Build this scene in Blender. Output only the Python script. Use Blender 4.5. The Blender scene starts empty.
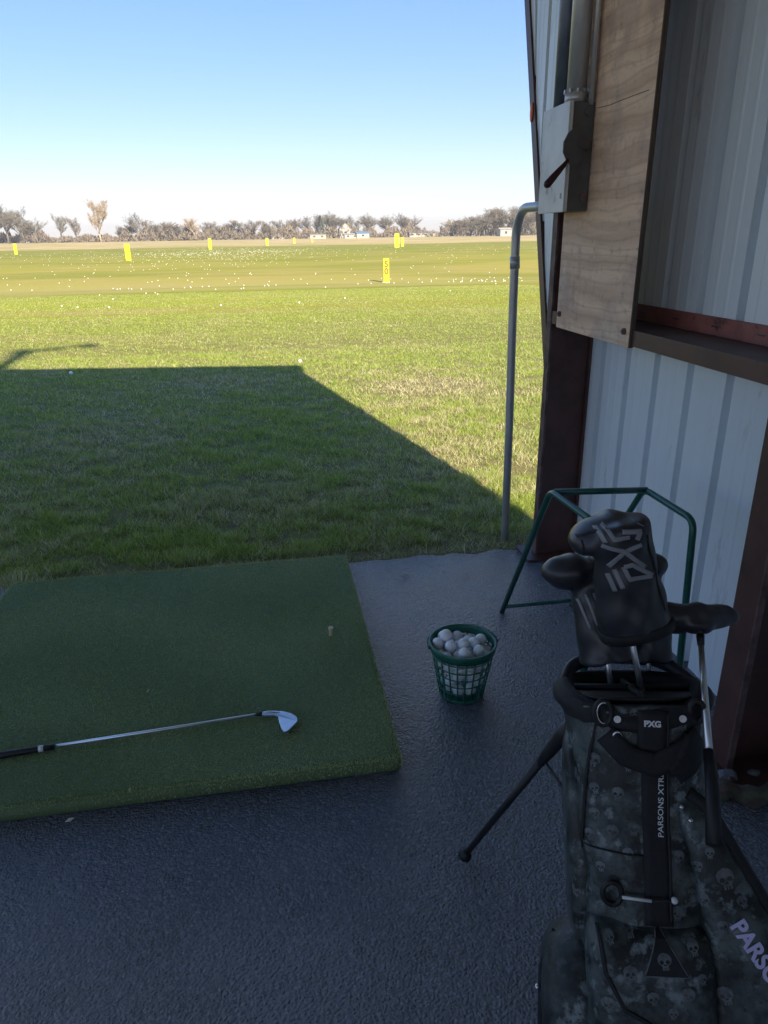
import bpy, math, random, numpy as np
from mathutils import Vector, Matrix
from mathutils.bvhtree import BVHTree
random.seed(7); rng = np.random.default_rng(7)
scene = bpy.context.scene
COL = scene.collection
R = math.radians

# ------------------------------------------------------------------ camera
F_PX, H = 712.0, 1.55
pitch, roll, yaw = R(21.1), R(0.9), R(9.0)
fw = Vector((math.sin(yaw)*math.cos(pitch), math.cos(yaw)*math.cos(pitch), -math.sin(pitch)))
r0 = Vector((math.cos(yaw), -math.sin(yaw), 0)); u0 = r0.cross(fw)
rt = r0*math.cos(roll) - u0*math.sin(roll); up = rt.cross(fw)
EYE = Vector((0, 0, H))
cam_d = bpy.data.cameras.new('camera'); cam = bpy.data.objects.new('camera', cam_d); COL.objects.link(cam)
cam.matrix_world = Matrix(((rt.x, up.x, -fw.x, 0), (rt.y, up.y, -fw.y, 0), (rt.z, up.z, -fw.z, H), (0, 0, 0, 1)))
cam_d.sensor_fit = 'VERTICAL'; cam_d.sensor_height = 36; cam_d.lens = 36*F_PX/1024
cam_d.clip_start = 0.05; cam_d.clip_end = 6000
scene.camera = cam

def ray(x, y): return fw + rt*((x-384)/F_PX) - up*((y-512)/F_PX)
def dep(x, y, D): return EYE + ray(x, y)*D
def gnd(x, y, z=0.0):
    d = ray(x, y); return EYE + d*((z-H)/d.z)
def onx(x, y, X):
    d = ray(x, y); return EYE + d*(X/d.x)
def slope(x, y=238):
    d = ray(x, y); return d.x/d.y

# ------------------------------------------------------------------ helpers
def link(o, parent=None):
    COL.objects.link(o)
    if parent: o.parent = parent
    return o
def tag(o, label=None, cat=None, group=None, kind=None):
    if label: o['label'] = label
    if cat: o['category'] = cat
    if group: o['group'] = group
    if kind: o['kind'] = kind
    return o
def empty(name, loc, label, cat, group=None, mat=None):
    o = bpy.data.objects.new(name, None); o.empty_display_size = .1
    if mat is not None: o.matrix_world = mat
    else: o.location = loc
    COL.objects.link(o)
    return tag(o, label, cat, group)

class MB:
    def __init__(s): s.v = []; s.f = []; s.m = []; s.s = []
    def add(s, vs, fs, m=0, sm=False):
        b = len(s.v); s.v += [tuple(v) for v in vs]
        for f in fs: s.f.append(tuple(b+i for i in f)); s.m.append(m); s.s.append(sm)
        return s
    def box(s, lo, hi, m=0, M=None):
        x0, y0, z0 = lo; x1, y1, z1 = hi
        vs = [Vector(p) for p in ((x0,y0,z0),(x1,y0,z0),(x1,y1,z0),(x0,y1,z0),(x0,y0,z1),(x1,y0,z1),(x1,y1,z1),(x0,y1,z1))]
        if M is not None: vs = [M @ v for v in vs]
        return s.add(vs, [(0,3,2,1),(4,5,6,7),(0,1,5,4),(1,2,6,5),(2,3,7,6),(3,0,4,7)], m)
    def loft(s, rings, m=0, sm=True, c0=True, c1=True, closed=True):
        n = len(rings[0]); vs = [p for r in rings for p in r]; fs = []
        for i in range(len(rings)-1):
            for j in range(n if closed else n-1):
                k = (j+1) % n
                fs.append((i*n+j, i*n+k, (i+1)*n+k, (i+1)*n+j))
        s.add(vs, fs, m, sm)
        b = len(s.v)-len(vs)
        if c0: s.f.append(tuple(b+j for j in reversed(range(n)))); s.m.append(m); s.s.append(False)
        if c1: s.f.append(tuple(b+(len(rings)-1)*n+j for j in range(n))); s.m.append(m); s.s.append(False)
        return s
    def tube(s, pts, r, n=10, m=0, closed=False, flat=1.0, sm=True):
        pts = [Vector(p) for p in pts]; N = len(pts)
        rr = r if isinstance(r, (list, tuple)) else [r]*N
        rings = []; prev = None
        for i, p in enumerate(pts):
            if closed: t = (pts[(i+1) % N]-pts[i-1])
            else: t = (pts[min(i+1, N-1)]-pts[max(i-1, 0)])
            t.normalize()
            if prev is None:
                a = Vector((0,0,1)) if abs(t.z) < .9 else Vector((1,0,0))
                u = (a - t*a.dot(t)).normalized()
            else:
                u = (prev - t*prev.dot(t)).normalized()
            prev = u; w = t.cross(u)
            rings.append([p + (u*math.cos(2*math.pi*k/n)+w*math.sin(2*math.pi*k/n)*flat)*rr[i] for k in range(n)])
        if closed:
            rings.append(rings[0]); return s.loft(rings, m, sm, False, False)
        return s.loft(rings, m, sm)
    def ball(s, c, r, m=0, nu=12, nv=8, M=None, sc=(1,1,1)):
        vs = []; fs = []
        for i in range(1, nv):
            for j in range(nu):
                a = math.pi*i/nv; b = 2*math.pi*j/nu
                v = Vector((r*sc[0]*math.sin(a)*math.cos(b), r*sc[1]*math.sin(a)*math.sin(b), r*sc[2]*math.cos(a)))
                if M is not None: v = M @ v
                vs.append(v+Vector(c))
        t = Vector((0,0,r*sc[2])); q = Vector((0,0,-r*sc[2]))
        if M is not None: t = M @ t; q = M @ q
        vs += [Vector(c)+t, Vector(c)+q]; T = len(vs)-2
        for i in range(nv-2):
            for j in range(nu):
                k = (j+1) % nu; fs.append((i*nu+j, (i+1)*nu+j, (i+1)*nu+k, i*nu+k))
        for j in range(nu):
            k = (j+1) % nu; fs.append((T, j, k)); fs.append((T+1, (nv-2)*nu+k, (nv-2)*nu+j))
        return s.add(vs, fs, m, True)
    def mesh(s, name, mats):
        me = bpy.data.meshes.new(name); me.from_pydata(s.v, [], s.f)
        for m in (mats if isinstance(mats, (list, tuple)) else [mats]): me.materials.append(m)
        me.polygons.foreach_set('material_index', s.m); me.polygons.foreach_set('use_smooth', s.s); me.update()
        return me
    def build(s, name, mats, parent=None, bev=0):
        o = bpy.data.objects.new(name, s.mesh(name, mats)); link(o, parent)
        if bev:
            b = o.modifiers.new('b', 'BEVEL'); b.width = bev; b.segments = 2; b.limit_method = 'ANGLE'
        return o

def applied(o):
    dg = bpy.context.evaluated_depsgraph_get(); dg.update()
    me = bpy.data.meshes.new_from_object(o.evaluated_get(dg))
    mats = list(o.data.materials); o.modifiers.clear(); o.data = me
    if not me.materials:
        for m in mats: me.materials.append(m)
    return o
def bvh_of(me): return BVHTree.FromPolygons([v.co.copy() for v in me.vertices], [tuple(p.vertices) for p in me.polygons])
def arc(c, a, b, r, t0, t1, n=8):
    return [Vector(c)+Vector(a)*r*math.cos(t0+(t1-t0)*i/n)+Vector(b)*r*math.sin(t0+(t1-t0)*i/n) for i in range(n+1)]
def text_geo(txt, size=1.0, shear=0.0, bold=0.0):
    cu = bpy.data.curves.new('t', 'FONT'); cu.body = txt; cu.size = size; cu.align_x = 'CENTER'; cu.align_y = 'CENTER'
    cu.shear = shear; cu.offset = bold
    o = bpy.data.objects.new('t', cu); COL.objects.link(o)
    dg = bpy.context.evaluated_depsgraph_get(); me = bpy.data.meshes.new_from_object(o.evaluated_get(dg))
    vs = [v.co.copy() for v in me.vertices]; fs = [tuple(p.vertices) for p in me.polygons]
    bpy.data.objects.remove(o); bpy.data.curves.remove(cu); bpy.data.meshes.remove(me)
    return vs, fs

# ------------------------------------------------------------------ materials
def mat(name, c1, c2=None, rough=.6, metal=0., nscale=8., nlo=.35, nhi=.65, bump=0., bscale=60., bdist=.003,
        stretch=(1,1,1), spots=None, spec=.5, rvar=0., det=6, sheen=0.):
    m = bpy.data.materials.new(name); m.use_nodes = True; nt = m.node_tree; N = nt.nodes; L = nt.links
    b = N['Principled BSDF']; b.inputs['Roughness'].default_value = rough; b.inputs['Metallic'].default_value = metal
    b.inputs['Specular IOR Level'].default_value = spec
    if sheen: b.inputs['Sheen Weight'].default_value = sheen; b.inputs['Sheen Roughness'].default_value = .4
    b.inputs['Base Color'].default_value = (*c1, 1)
    tc = N.new('ShaderNodeTexCoord'); mp = N.new('ShaderNodeMapping'); mp.inputs['Scale'].default_value = stretch
    L.new(tc.outputs['Object'], mp.inputs[0]); out = None
    if c2 is not None:
        n = N.new('ShaderNodeTexNoise'); n.inputs['Scale'].default_value = nscale; n.inputs['Detail'].default_value = det
        n.inputs['Roughness'].default_value = .6
        L.new(mp.outputs[0], n.inputs['Vector'])
        mr = N.new('ShaderNodeMapRange'); mr.inputs[1].default_value = nlo; mr.inputs[2].default_value = nhi
        L.new(n.outputs['Fac'], mr.inputs[0])
        mx = N.new('ShaderNodeMix'); mx.data_type = 'RGBA'
        mx.inputs[6].default_value = (*c1, 1); mx.inputs[7].default_value = (*c2, 1)
        L.new(mr.outputs[0], mx.inputs[0]); out = mx.outputs[2]
        if rvar:
            r2 = N.new('ShaderNodeMapRange'); r2.inputs[3].default_value = rough-rvar; r2.inputs[4].default_value = rough+rvar
            L.new(mr.outputs[0], r2.inputs[0]); L.new(r2.outputs[0], b.inputs['Roughness'])
    if spots is not None:      # (colour, scale, lo, hi)
        n = N.new('ShaderNodeTexNoise'); n.inputs['Scale'].default_value = spots[1]; n.inputs['Detail'].default_value = 8
        n.inputs['Roughness'].default_value = .7
        L.new(mp.outputs[0], n.inputs['Vector'])
        mr = N.new('ShaderNodeMapRange'); mr.inputs[1].default_value = spots[2]; mr.inputs[2].default_value = spots[3]
        L.new(n.outputs['Fac'], mr.inputs[0])
        mx = N.new('ShaderNodeMix'); mx.data_type = 'RGBA'
        if out: L.new(out, mx.inputs[6])
        else: mx.inputs[6].default_value = (*c1, 1)
        mx.inputs[7].default_value = (*spots[0], 1); L.new(mr.outputs[0], mx.inputs[0]); out = mx.outputs[2]
    if out: L.new(out, b.inputs['Base Color'])
    if bump:
        n = N.new('ShaderNodeTexNoise'); n.inputs['Scale'].default_value = bscale; n.inputs['Detail'].default_value = 5
        L.new(mp.outputs[0], n.inputs['Vector'])
        bp = N.new('ShaderNodeBump'); bp.inputs['Strength'].default_value = bump; bp.inputs['Distance'].default_value = bdist
        L.new(n.outputs['Fac'], bp.inputs['Height']); L.new(bp.outputs[0], b.inputs['Normal'])
    return m

def nodes(name):
    m = bpy.data.materials.new(name); m.use_nodes = True
    return m, m.node_tree.nodes, m.node_tree.links, m.node_tree.nodes['Principled BSDF']
def ramp(N, stops, interp='LINEAR'):
    r = N.new('ShaderNodeValToRGB'); cr = r.color_ramp; cr.interpolation = interp
    while len(cr.elements) < len(stops): cr.elements.new(.5)
    for e, (p, c) in zip(cr.elements, stops): e.position = p; e.color = (*c, 1)
    return r
def noise(N, L, vec, scale, det=6, rough=.6):
    n = N.new('ShaderNodeTexNoise'); n.inputs['Scale'].default_value = scale; n.inputs['Detail'].default_value = det
    n.inputs['Roughness'].default_value = rough; L.new(vec, n.inputs['Vector']); return n
def mixc(N, L, fac, a, b, blend='MIX'):
    mx = N.new('ShaderNodeMix'); mx.data_type = 'RGBA'; mx.blend_type = blend
    for k, s in ((0, fac), (6, a), (7, b)):
        if isinstance(s, (int, float)): mx.inputs[k].default_value = s
        elif isinstance(s, tuple): mx.inputs[k].default_value = (*s, 1)
        else: L.new(s, mx.inputs[k])
    return mx.outputs[2]
def maprange(N, L, v, a, b, c=0., d=1.):
    mr = N.new('ShaderNodeMapRange'); L.new(v, mr.inputs[0])
    for k, x in zip((1,2,3,4), (a,b,c,d)): mr.inputs[k].default_value = x
    return mr.outputs[0]

# asphalt
def asphalt():
    m, N, L, b = nodes('asphalt'); tc = N.new('ShaderNodeTexCoord'); P = tc.outputs['Object']
    v = N.new('ShaderNodeTexVoronoi'); v.inputs['Scale'].default_value = 115; L.new(P, v.inputs['Vector'])
    v2 = N.new('ShaderNodeTexVoronoi'); v2.inputs['Scale'].default_value = 48; L.new(P, v2.inputs['Vector'])
    n1 = noise(N, L, P, 1.6, 8, .65); n2 = noise(N, L, P, 22, 8, .7); n3 = noise(N, L, P, 150, 4)
    c = mixc(N, L, maprange(N, L, n1.outputs['Fac'], .35, .65), (.065,.072,.090), (.11,.121,.148))
    c = mixc(N, L, maprange(N, L, v.outputs['Color'], .55, .9), c, (.15,.165,.20))
    c = mixc(N, L, maprange(N, L, n2.outputs['Fac'], .56, .74, 0, .6), c, (.055,.056,.062))
    c = mixc(N, L, maprange(N, L, noise(N, L, P, 5.5, 9, .75).outputs['Fac'], .66, .74, 0, .55), c, (.34,.34,.33))
    c = mixc(N, L, maprange(N, L, noise(N, L, P, 3.1, 3, .5).outputs['Fac'], .62, .75, 0, .6), c, (.085,.078,.075))
    L.new(c, b.inputs['Base Color'])
    L.new(maprange(N, L, n1.outputs['Fac'], .3, .7, .16, .32), b.inputs['Roughness'])
    b.inputs['Specular IOR Level'].default_value = 1.
    ad = N.new('ShaderNodeMath'); ad.operation = 'ADD'
    L.new(maprange(N, L, v.outputs['Distance'], 0, .7, .55, 0), ad.inputs[0]); L.new(maprange(N, L, v2.outputs['Distance'], 0, .7, .35, 0), ad.inputs[1])
    ad2 = N.new('ShaderNodeMath'); ad2.operation = 'ADD'; L.new(ad.outputs[0], ad2.inputs[0]); L.new(maprange(N, L, n3.outputs['Fac'], .3, .7, 0, .5), ad2.inputs[1])
    bp = N.new('ShaderNodeBump'); bp.inputs['Strength'].default_value = 1.; bp.inputs['Distance'].default_value = .008
    L.new(ad2.outputs[0], bp.inputs['Height']); L.new(bp.outputs[0], b.inputs['Normal'])
    return m
M_asph = asphalt()

G_LIT = (.29, .29, .022); G_DRY = (.34, .28, .09)
def range_grass():
    m, N, L, b = nodes('range_turf'); tc = N.new('ShaderNodeTexCoord'); P = tc.outputs['Object']
    sp = N.new('ShaderNodeSeparateXYZ'); L.new(P, sp.inputs[0])
    mp = N.new('ShaderNodeMapping'); mp.inputs['Scale'].default_value = (.25, 1, 1); L.new(P, mp.inputs[0])
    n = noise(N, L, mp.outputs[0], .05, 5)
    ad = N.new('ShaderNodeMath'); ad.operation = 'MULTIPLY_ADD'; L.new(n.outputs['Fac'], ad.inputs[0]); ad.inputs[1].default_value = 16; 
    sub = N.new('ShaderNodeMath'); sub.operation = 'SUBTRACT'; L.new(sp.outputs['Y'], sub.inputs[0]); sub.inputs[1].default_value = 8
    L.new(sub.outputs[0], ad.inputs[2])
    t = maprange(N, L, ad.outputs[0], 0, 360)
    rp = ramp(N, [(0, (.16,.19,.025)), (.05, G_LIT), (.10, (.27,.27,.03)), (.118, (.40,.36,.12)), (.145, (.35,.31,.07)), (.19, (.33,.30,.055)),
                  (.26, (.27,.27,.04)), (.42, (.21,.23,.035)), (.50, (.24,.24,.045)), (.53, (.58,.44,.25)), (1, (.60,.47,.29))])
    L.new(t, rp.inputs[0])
    mp2 = N.new('ShaderNodeMapping'); mp2.inputs['Scale'].default_value = (.35, 1, 1); L.new(P, mp2.inputs[0])
    n2 = noise(N, L, mp2.outputs[0], .35, 8, .7); n3 = noise(N, L, P, 4, 8, .75); n4 = noise(N, L, P, 45, 4)
    c = mixc(N, L, maprange(N, L, n2.outputs['Fac'], .48, .62, 0, .8), rp.outputs[0], (.40,.32,.12))
    c = mixc(N, L, maprange(N, L, n3.outputs['Fac'], .5, .75, 0, .4), c, (.17,.20,.018))
    c = mixc(N, L, maprange(N, L, n4.outputs['Fac'], .5, .75, 0, .7), c, (.27,.27,.06))
    mp5 = N.new('ShaderNodeMapping'); mp5.inputs['Scale'].default_value = (.3, 1, 1); L.new(P, mp5.inputs[0])
    c = mixc(N, L, maprange(N, L, noise(N, L, mp5.outputs[0], .11, 6, .65).outputs['Fac'], .47, .62, 0, .6), c, (.19,.22,.03))
    # bare soil and thatch under the near grass
    near = maprange(N, L, sp.outputs['Y'], 9, 22, .8, 0)
    soil = mixc(N, L, maprange(N, L, n3.outputs['Fac'], .35, .65), (.13,.105,.065), (.26,.24,.12))
    c = mixc(N, L, near, c, soil)
    L.new(c, b.inputs['Base Color']); b.inputs['Roughness'].default_value = .95; b.inputs['Specular IOR Level'].default_value = .1
    bp = N.new('ShaderNodeBump'); bp.inputs['Strength'].default_value = .5; bp.inputs['Distance'].default_value = .04
    L.new(n3.outputs['Fac'], bp.inputs['Height']); L.new(bp.outputs[0], b.inputs['Normal'])
    return m
M_turf = range_grass()

def blades_mat():
    m, N, L, b = nodes('grass_blades'); g = N.new('ShaderNodeNewGeometry'); a = N.new('ShaderNodeAttribute'); a.attribute_name = 'straw'
    gr = ramp(N, [(0, (.17,.27,.05)), (.35, (.30,.41,.07)), (.7, (.43,.52,.10)), (1, (.56,.60,.20))])
    L.new(g.outputs['Random Per Island'], gr.inputs[0])
    st = ramp(N, [(0, (.14,.09,.05)), (.3, (.46,.38,.22)), (.65, (.72,.64,.42)), (1, (.86,.80,.60))])
    L.new(g.outputs['Random Per Island'], st.inputs[0])
    c = mixc(N, L, a.outputs['Fac'], gr.outputs[0], st.outputs[0])
    L.new(c, b.inputs['Base Color']); b.inputs['Roughness'].default_value = .6; b.inputs['Specular IOR Level'].default_value = .25
    tr = N.new('ShaderNodeBsdfTranslucent'); L.new(c, tr.inputs['Color'])
    ms = N.new('ShaderNodeMixShader'); ms.inputs[0].default_value = .4
    L.new(b.outputs[0], ms.inputs[1]); L.new(tr.outputs[0], ms.inputs[2]); L.new(ms.outputs[0], N['Material Output'].inputs['Surface'])
    return m
M_blade = blades_mat()

def plywood():
    m, N, L, b = nodes('weathered_plywood'); tc = N.new('ShaderNodeTexCoord')
    mp = N.new('ShaderNodeMapping'); mp.inputs['Scale'].default_value = (1, .55, 2.6); L.new(tc.outputs['Object'], mp.inputs[0])
    n0 = noise(N, L, mp.outputs[0], 1.7, 3); 
    vm = N.new('ShaderNodeVectorMath'); vm.operation = 'MULTIPLY_ADD'; vm.inputs[1].default_value = (.5,.5,.5)
    L.new(n0.outputs['Color'], vm.inputs[0]); L.new(mp.outputs[0], vm.inputs[2])
    w = N.new('ShaderNodeTexWave'); w.bands_direction = 'Z'; w.inputs['Scale'].default_value = 1.1; w.inputs['Distortion'].default_value = 7
    w.inputs['Detail'].default_value = 3; w.inputs['Detail Scale'].default_value = .8; L.new(vm.outputs[0], w.inputs['Vector'])
    mp3 = N.new('ShaderNodeMapping'); mp3.inputs['Scale'].default_value = (1, 3, 28); L.new(tc.outputs['Object'], mp3.inputs[0])
    fine = noise(N, L, mp3.outputs[0], 3, 4)
    c = mixc(N, L, maprange(N, L, w.outputs['Fac'], .1, 1., 0, .6), (.84,.60,.41), (.58,.37,.24))
    c = mixc(N, L, maprange(N, L, noise(N, L, tc.outputs['Object'], 3.2, 7, .65).outputs['Fac'], .47, .62, 0, .8), c, (.46,.31,.25))
    c = mixc(N, L, maprange(N, L, noise(N, L, tc.outputs['Object'], 2.1, 3).outputs['Fac'], .5, .7, 0, .7), c, (.80,.66,.50))
    w2 = N.new('ShaderNodeTexWave'); w2.bands_direction = 'Z'; w2.inputs['Scale'].default_value = 3.1; w2.inputs['Distortion'].default_value = 8; w2.inputs['Detail'].default_value = 2; w2.inputs['Detail Scale'].default_value = .6; L.new(vm.outputs[0], w2.inputs['Vector'])
    c = mixc(N, L, maprange(N, L, w2.outputs['Fac'], .7, 1., 0, .28), c, (.40,.25,.16))
    c = mixc(N, L, maprange(N, L, fine.outputs['Fac'], .52, .8, 0, .35), c, (.30,.22,.17))
    c = mixc(N, L, maprange(N, L, noise(N, L, tc.outputs['Object'], 26, 7, .8).outputs['Fac'], .56, .72, 0, .7), c, (.16,.11,.09))
    L.new(c, b.inputs['Base Color']); b.inputs['Roughness'].default_value = .75
    bp = N.new('ShaderNodeBump'); bp.inputs['Strength'].default_value = .4; bp.inputs['Distance'].default_value = .002
    L.new(fine.outputs['Fac'], bp.inputs['Height']); L.new(bp.outputs[0], b.inputs['Normal'])
    return m
M_ply = plywood()
M_plyedge = mat('plywood_edge', (.16,.12,.09), (.08,.06,.045), .85, nscale=4, stretch=(40,1,1))
M_sheet = mat('painted_sheet_steel', (.76,.83,.86), (.68,.75,.79), .38, nscale=2.2, nlo=.4, nhi=.75, stretch=(1,1,.25),
              spots=((.34,.32,.28), 9, .6, .8), rvar=.08)
M_brown = mat('brown_painted_steel', (.10,.044,.036), (.06,.028,.024), .5, nscale=9, spots=((.12,.05,.03), 22, .6, .72), bump=.2, bscale=90, bdist=.001)
M_rust = mat('rusty_primer', (.34,.12,.095), (.22,.075,.06), .6, nscale=10, spots=((.05,.025,.02), 20, .58, .7), bump=.2, bscale=70, bdist=.001)
M_flange = mat('worn_flange', (.17,.105,.095), (.06,.035,.033), .6, nscale=18, spots=((.20,.10,.05), 30, .6, .7))
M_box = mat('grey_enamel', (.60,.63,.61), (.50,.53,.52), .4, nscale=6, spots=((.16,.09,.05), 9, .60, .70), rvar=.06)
M_boxs = mat('dark_grey_shaded', (.10,.105,.105), (.07,.07,.07), .55, nscale=12, spots=((.09,.05,.03), 11, .54, .66), bump=.15, bscale=60)  # dark grey holds the shade of the box's unlit side; brown spots are real
M_galv = mat('galvanised_pipe', (.52,.54,.55), (.42,.44,.45), .36, .35, nscale=18, stretch=(1,1,.3), spots=((.2,.17,.14), 25, .64, .74))
M_galvd = mat('dull_conduit', (.20,.24,.30), (.14,.17,.22), .45, .5, nscale=10)
M_red = mat('dark_red_grip', (.035,.004,.008), None, .5)
M_green = mat('green_enamel', (.018,.11,.085), (.013,.085,.066), .28, nscale=20, spots=((.05,.04,.03), 30, .68, .76))
M_basket = mat('green_plastic', (.02,.15,.10), (.016,.12,.08), .35, nscale=20)
M_ballw = mat('ball_white', (.86,.88,.90), (.80,.82,.83), .35, nscale=60)
M_yel = mat('yellow_sign_paint', (.74,.69,.008), (.68,.63,.008), .55, nscale=3)
M_yeld = mat('sign_digit_paint', (.16,.13,.01), None, .6)
M_black = mat('black_rubber', (.009,.009,.011), (.006,.006,.008), .55, nscale=30)
M_nyl = mat('black_nylon', (.007,.007,.009), (.013,.013,.016), .75, nscale=120, bump=.3, bscale=300, bdist=.0006)
M_cover = mat('black_leatherette', (.020,.021,.027), (.034,.035,.044), .36, nscale=8, bump=.25, bscale=170, bdist=.0006, spec=.5)
M_coverl = mat('charcoal_leatherette', (.040,.042,.056), (.034,.036,.048), .45, nscale=10, bump=.25, bscale=170, bdist=.0006)
M_logo = mat('grey_print', (.22,.23,.25), None, .5)
M_white = mat('white_print', (.72,.74,.76), None, .5)
M_lav = mat('lavender_print', (.55,.52,.78), None, .5)
M_chrome = mat('chrome', (.62,.64,.68), (.55,.57,.6), .22, 1., nscale=12)
M_shaft = mat('silver_shaft', (.66,.68,.72), None, .28, .9)
M_head = mat('satin_steel', (.60,.64,.70), (.5,.54,.6), .38, .8, nscale=30)
M_pile = mat('mat_pile_unused', (.028,.075,.038), (.020,.055,.028), .9, nscale=3.5, bump=.9, bscale=260, bdist=.006, spec=.1, spots=((.04,.09,.04), 26, .5, .8))
M_matbase = mat('mat_rubber_base', (.13,.20,.09), None, .8)
M_tee = mat('tan_rubber', (.72,.60,.36), (.6,.48,.28), .6, nscale=50)
M_bark = mat('grey_bark', (.20,.18,.15), (.15,.135,.115), .9, nscale=2)
M_barkp = mat('pale_twigs', (.42,.34,.25), (.35,.28,.21), .9, nscale=2)
M_barkr = mat('reddish_twigs', (.21,.175,.14), (.165,.14,.115), .9, nscale=.4)
M_scrub = mat('scrub_twigs', (.22,.18,.14), (.155,.13,.105), .95, nscale=.08)
M_fir = mat('conifer_needles', (.07,.085,.05), (.05,.065,.04), .9, nscale=1)
M_houseW = mat('white_siding', (.40,.385,.36), (.33,.32,.30), .7, nscale=1)
M_roofg = mat('grey_shingles', (.22,.21,.21), (.17,.165,.165), .8, nscale=1)
M_blue = mat('blue_tarp', (.10,.22,.42), None, .6)
M_dark = mat('dark_opening', (.05,.05,.055), None, .3)
M_log = mat('weathered_wood', (.13,.10,.075), (.04,.03,.025), .9, nscale=14, spots=((.10,.11,.06), 9, .52, .66), bump=.8, bscale=28, bdist=.01, stretch=(.5,1,1))
M_conc = mat('broken_concrete', (.22,.23,.24), (.12,.12,.13), .9, nscale=16, bump=.7, bscale=40, bdist=.006)
M_bit = mat('litter_paper', (.6,.6,.56), None, .8)
M_leaf = mat('dead_leaf', (.15,.085,.04), (.09,.05,.03), .9, nscale=40)
M_straw = mat('dry_straw', (.42,.35,.2), (.3,.25,.14), .8, nscale=30)
M_orange = mat('sunlit_orange', (.80,.16,.02), None, .5)
M_ceil = mat('white_bounce_ceiling', (.80,.81,.82), (.74,.75,.76), .6, nscale=3)  # white underside made up to bounce light into the bay
M_bounce = mat('bounce_ground', (.22,.21,.20), (.15,.145,.14), .9, nscale=30)
M_screen = mat('light_screen_boards', (.16,.14,.13), (.11,.10,.09), .8, nscale=3)

# fabric printed in dark camouflage blotches
def camo(name='camo_fabric', k=1.0):
    m, N, L, b = nodes(name); tc = N.new('ShaderNodeTexCoord'); P = tc.outputs['Object']
    n1 = noise(N, L, P, 17, 5, .6); n2 = noise(N, L, P, 36, 4, .6); n3 = noise(N, L, P, 9, 3, .5)
    c = mixc(N, L, maprange(N, L, n1.outputs['Fac'], .42, .6), (.005*k,.007*k,.007*k), (.040*k,.050*k,.049*k))
    c = mixc(N, L, maprange(N, L, n2.outputs['Fac'], .55, .66, 0, .8), c, (.11*k,.13*k,.135*k))
    c = mixc(N, L, maprange(N, L, n3.outputs['Fac'], .56, .64, 0, .8), c, (.012*k,.014*k,.013*k))
    c = mixc(N, L, maprange(N, L, noise(N, L, P, 60, 3).outputs['Fac'], .6, .68, 0, .9), c, (.010*k,.012*k,.012*k))
    L.new(c, b.inputs['Base Color']); b.inputs['Roughness'].default_value = .5; b.inputs['Specular IOR Level'].default_value = .4
    bp = N.new('ShaderNodeBump'); bp.inputs['Strength'].default_value = .5; bp.inputs['Distance'].default_value = .008
    L.new(noise(N, L, P, 24, 4).outputs['Fac'], bp.inputs['Height']); L.new(bp.outputs[0], b.inputs['Normal'])
    return m
M_camo = camo(k=2.1)
M_skull = mat('skull_print_ink', (.16,.18,.185), (.06,.07,.075), .55, nscale=60)

# ------------------------------------------------------------------ ground
PY = [-80, 12, 20, 46, 60, 91, 137, 183, 260, 350, 520, 1600]
PZ = [-.02, -.02, -.10, -1.13, -1.0, -.56, -.30, -.02, .75, 1.45, 1.7, 2.0]
def sines(x, y, s, seed):
    q = np.random.default_rng(seed); t = 0
    for i in range(7):
        a = q.uniform(0, 6.28); f = q.uniform(.6, 1.9)/s; t = t + np.sin((x*math.cos(a)+y*math.sin(a))*f*6.28/2+q.uniform(0, 6.28))
    return t/7*1.8
def gz(x, y):
    x = np.asarray(x, float); y = np.asarray(y, float)
    z = np.interp(y, PY, PZ)
    return z + np.clip((y-14)/40, 0, 1)*.10*sines(x, y, 26, 3)*np.clip(1.2-y/300, .2, 1)
ys = np.concatenate([np.arange(-60, 4, 8), np.arange(4, 60, 1.0), np.arange(60, 200, 3), np.arange(200, 560, 12), np.arange(560, 1700, 120)])
xs = np.concatenate([np.arange(-900, -80, 60), np.arange(-80, 80, 2.0), np.arange(80, 961, 60)])
X, Y = np.meshgrid(xs, ys); Z = gz(X, Y)
vs = np.stack([X.ravel(), Y.ravel(), Z.ravel()], 1); nx = len(xs); fs = []
for j in range(len(ys)-1):
    for i in range(nx-1): fs.append((j*nx+i, j*nx+i+1, (j+1)*nx+i+1, (j+1)*nx+i))
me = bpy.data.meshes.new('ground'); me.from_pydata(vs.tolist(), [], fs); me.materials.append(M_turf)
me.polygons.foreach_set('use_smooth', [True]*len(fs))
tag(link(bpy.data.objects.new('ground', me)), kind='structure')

# paved floor with a slightly ragged front edge
mb = MB(); xe = np.arange(-14, 2.3, .06)
ye = 3.30 + .012*np.sin(xe*9)+.012*rng.normal(size=len(xe))
top = [(x, y, 0) for x, y in zip(xe, ye)]; bot = [(x, -5, 0) for x in xe]
n = len(xe)
mb.add(top+bot, [(i, i+n, i+1+n, i+1) for i in range(n-1)])
mb.add(top+[(x, y+.01, -.12) for x, y, z in top], [(i+1, i+1+n, i+n, i) for i in range(n-1)])
tag(mb.build('paved_floor', M_asph), kind='structure')

mb = MB(); mb.add([(-40,-60,-.008),(30,-60,-.008),(30,-5.0,-.008),(-40,-5.0,-.008)], [(0,1,2,3)])  # unseen pale ground added behind the shed to bounce sunlight inside
tag(mb.build('bounce_lot', M_bounce), kind='structure')

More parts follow.
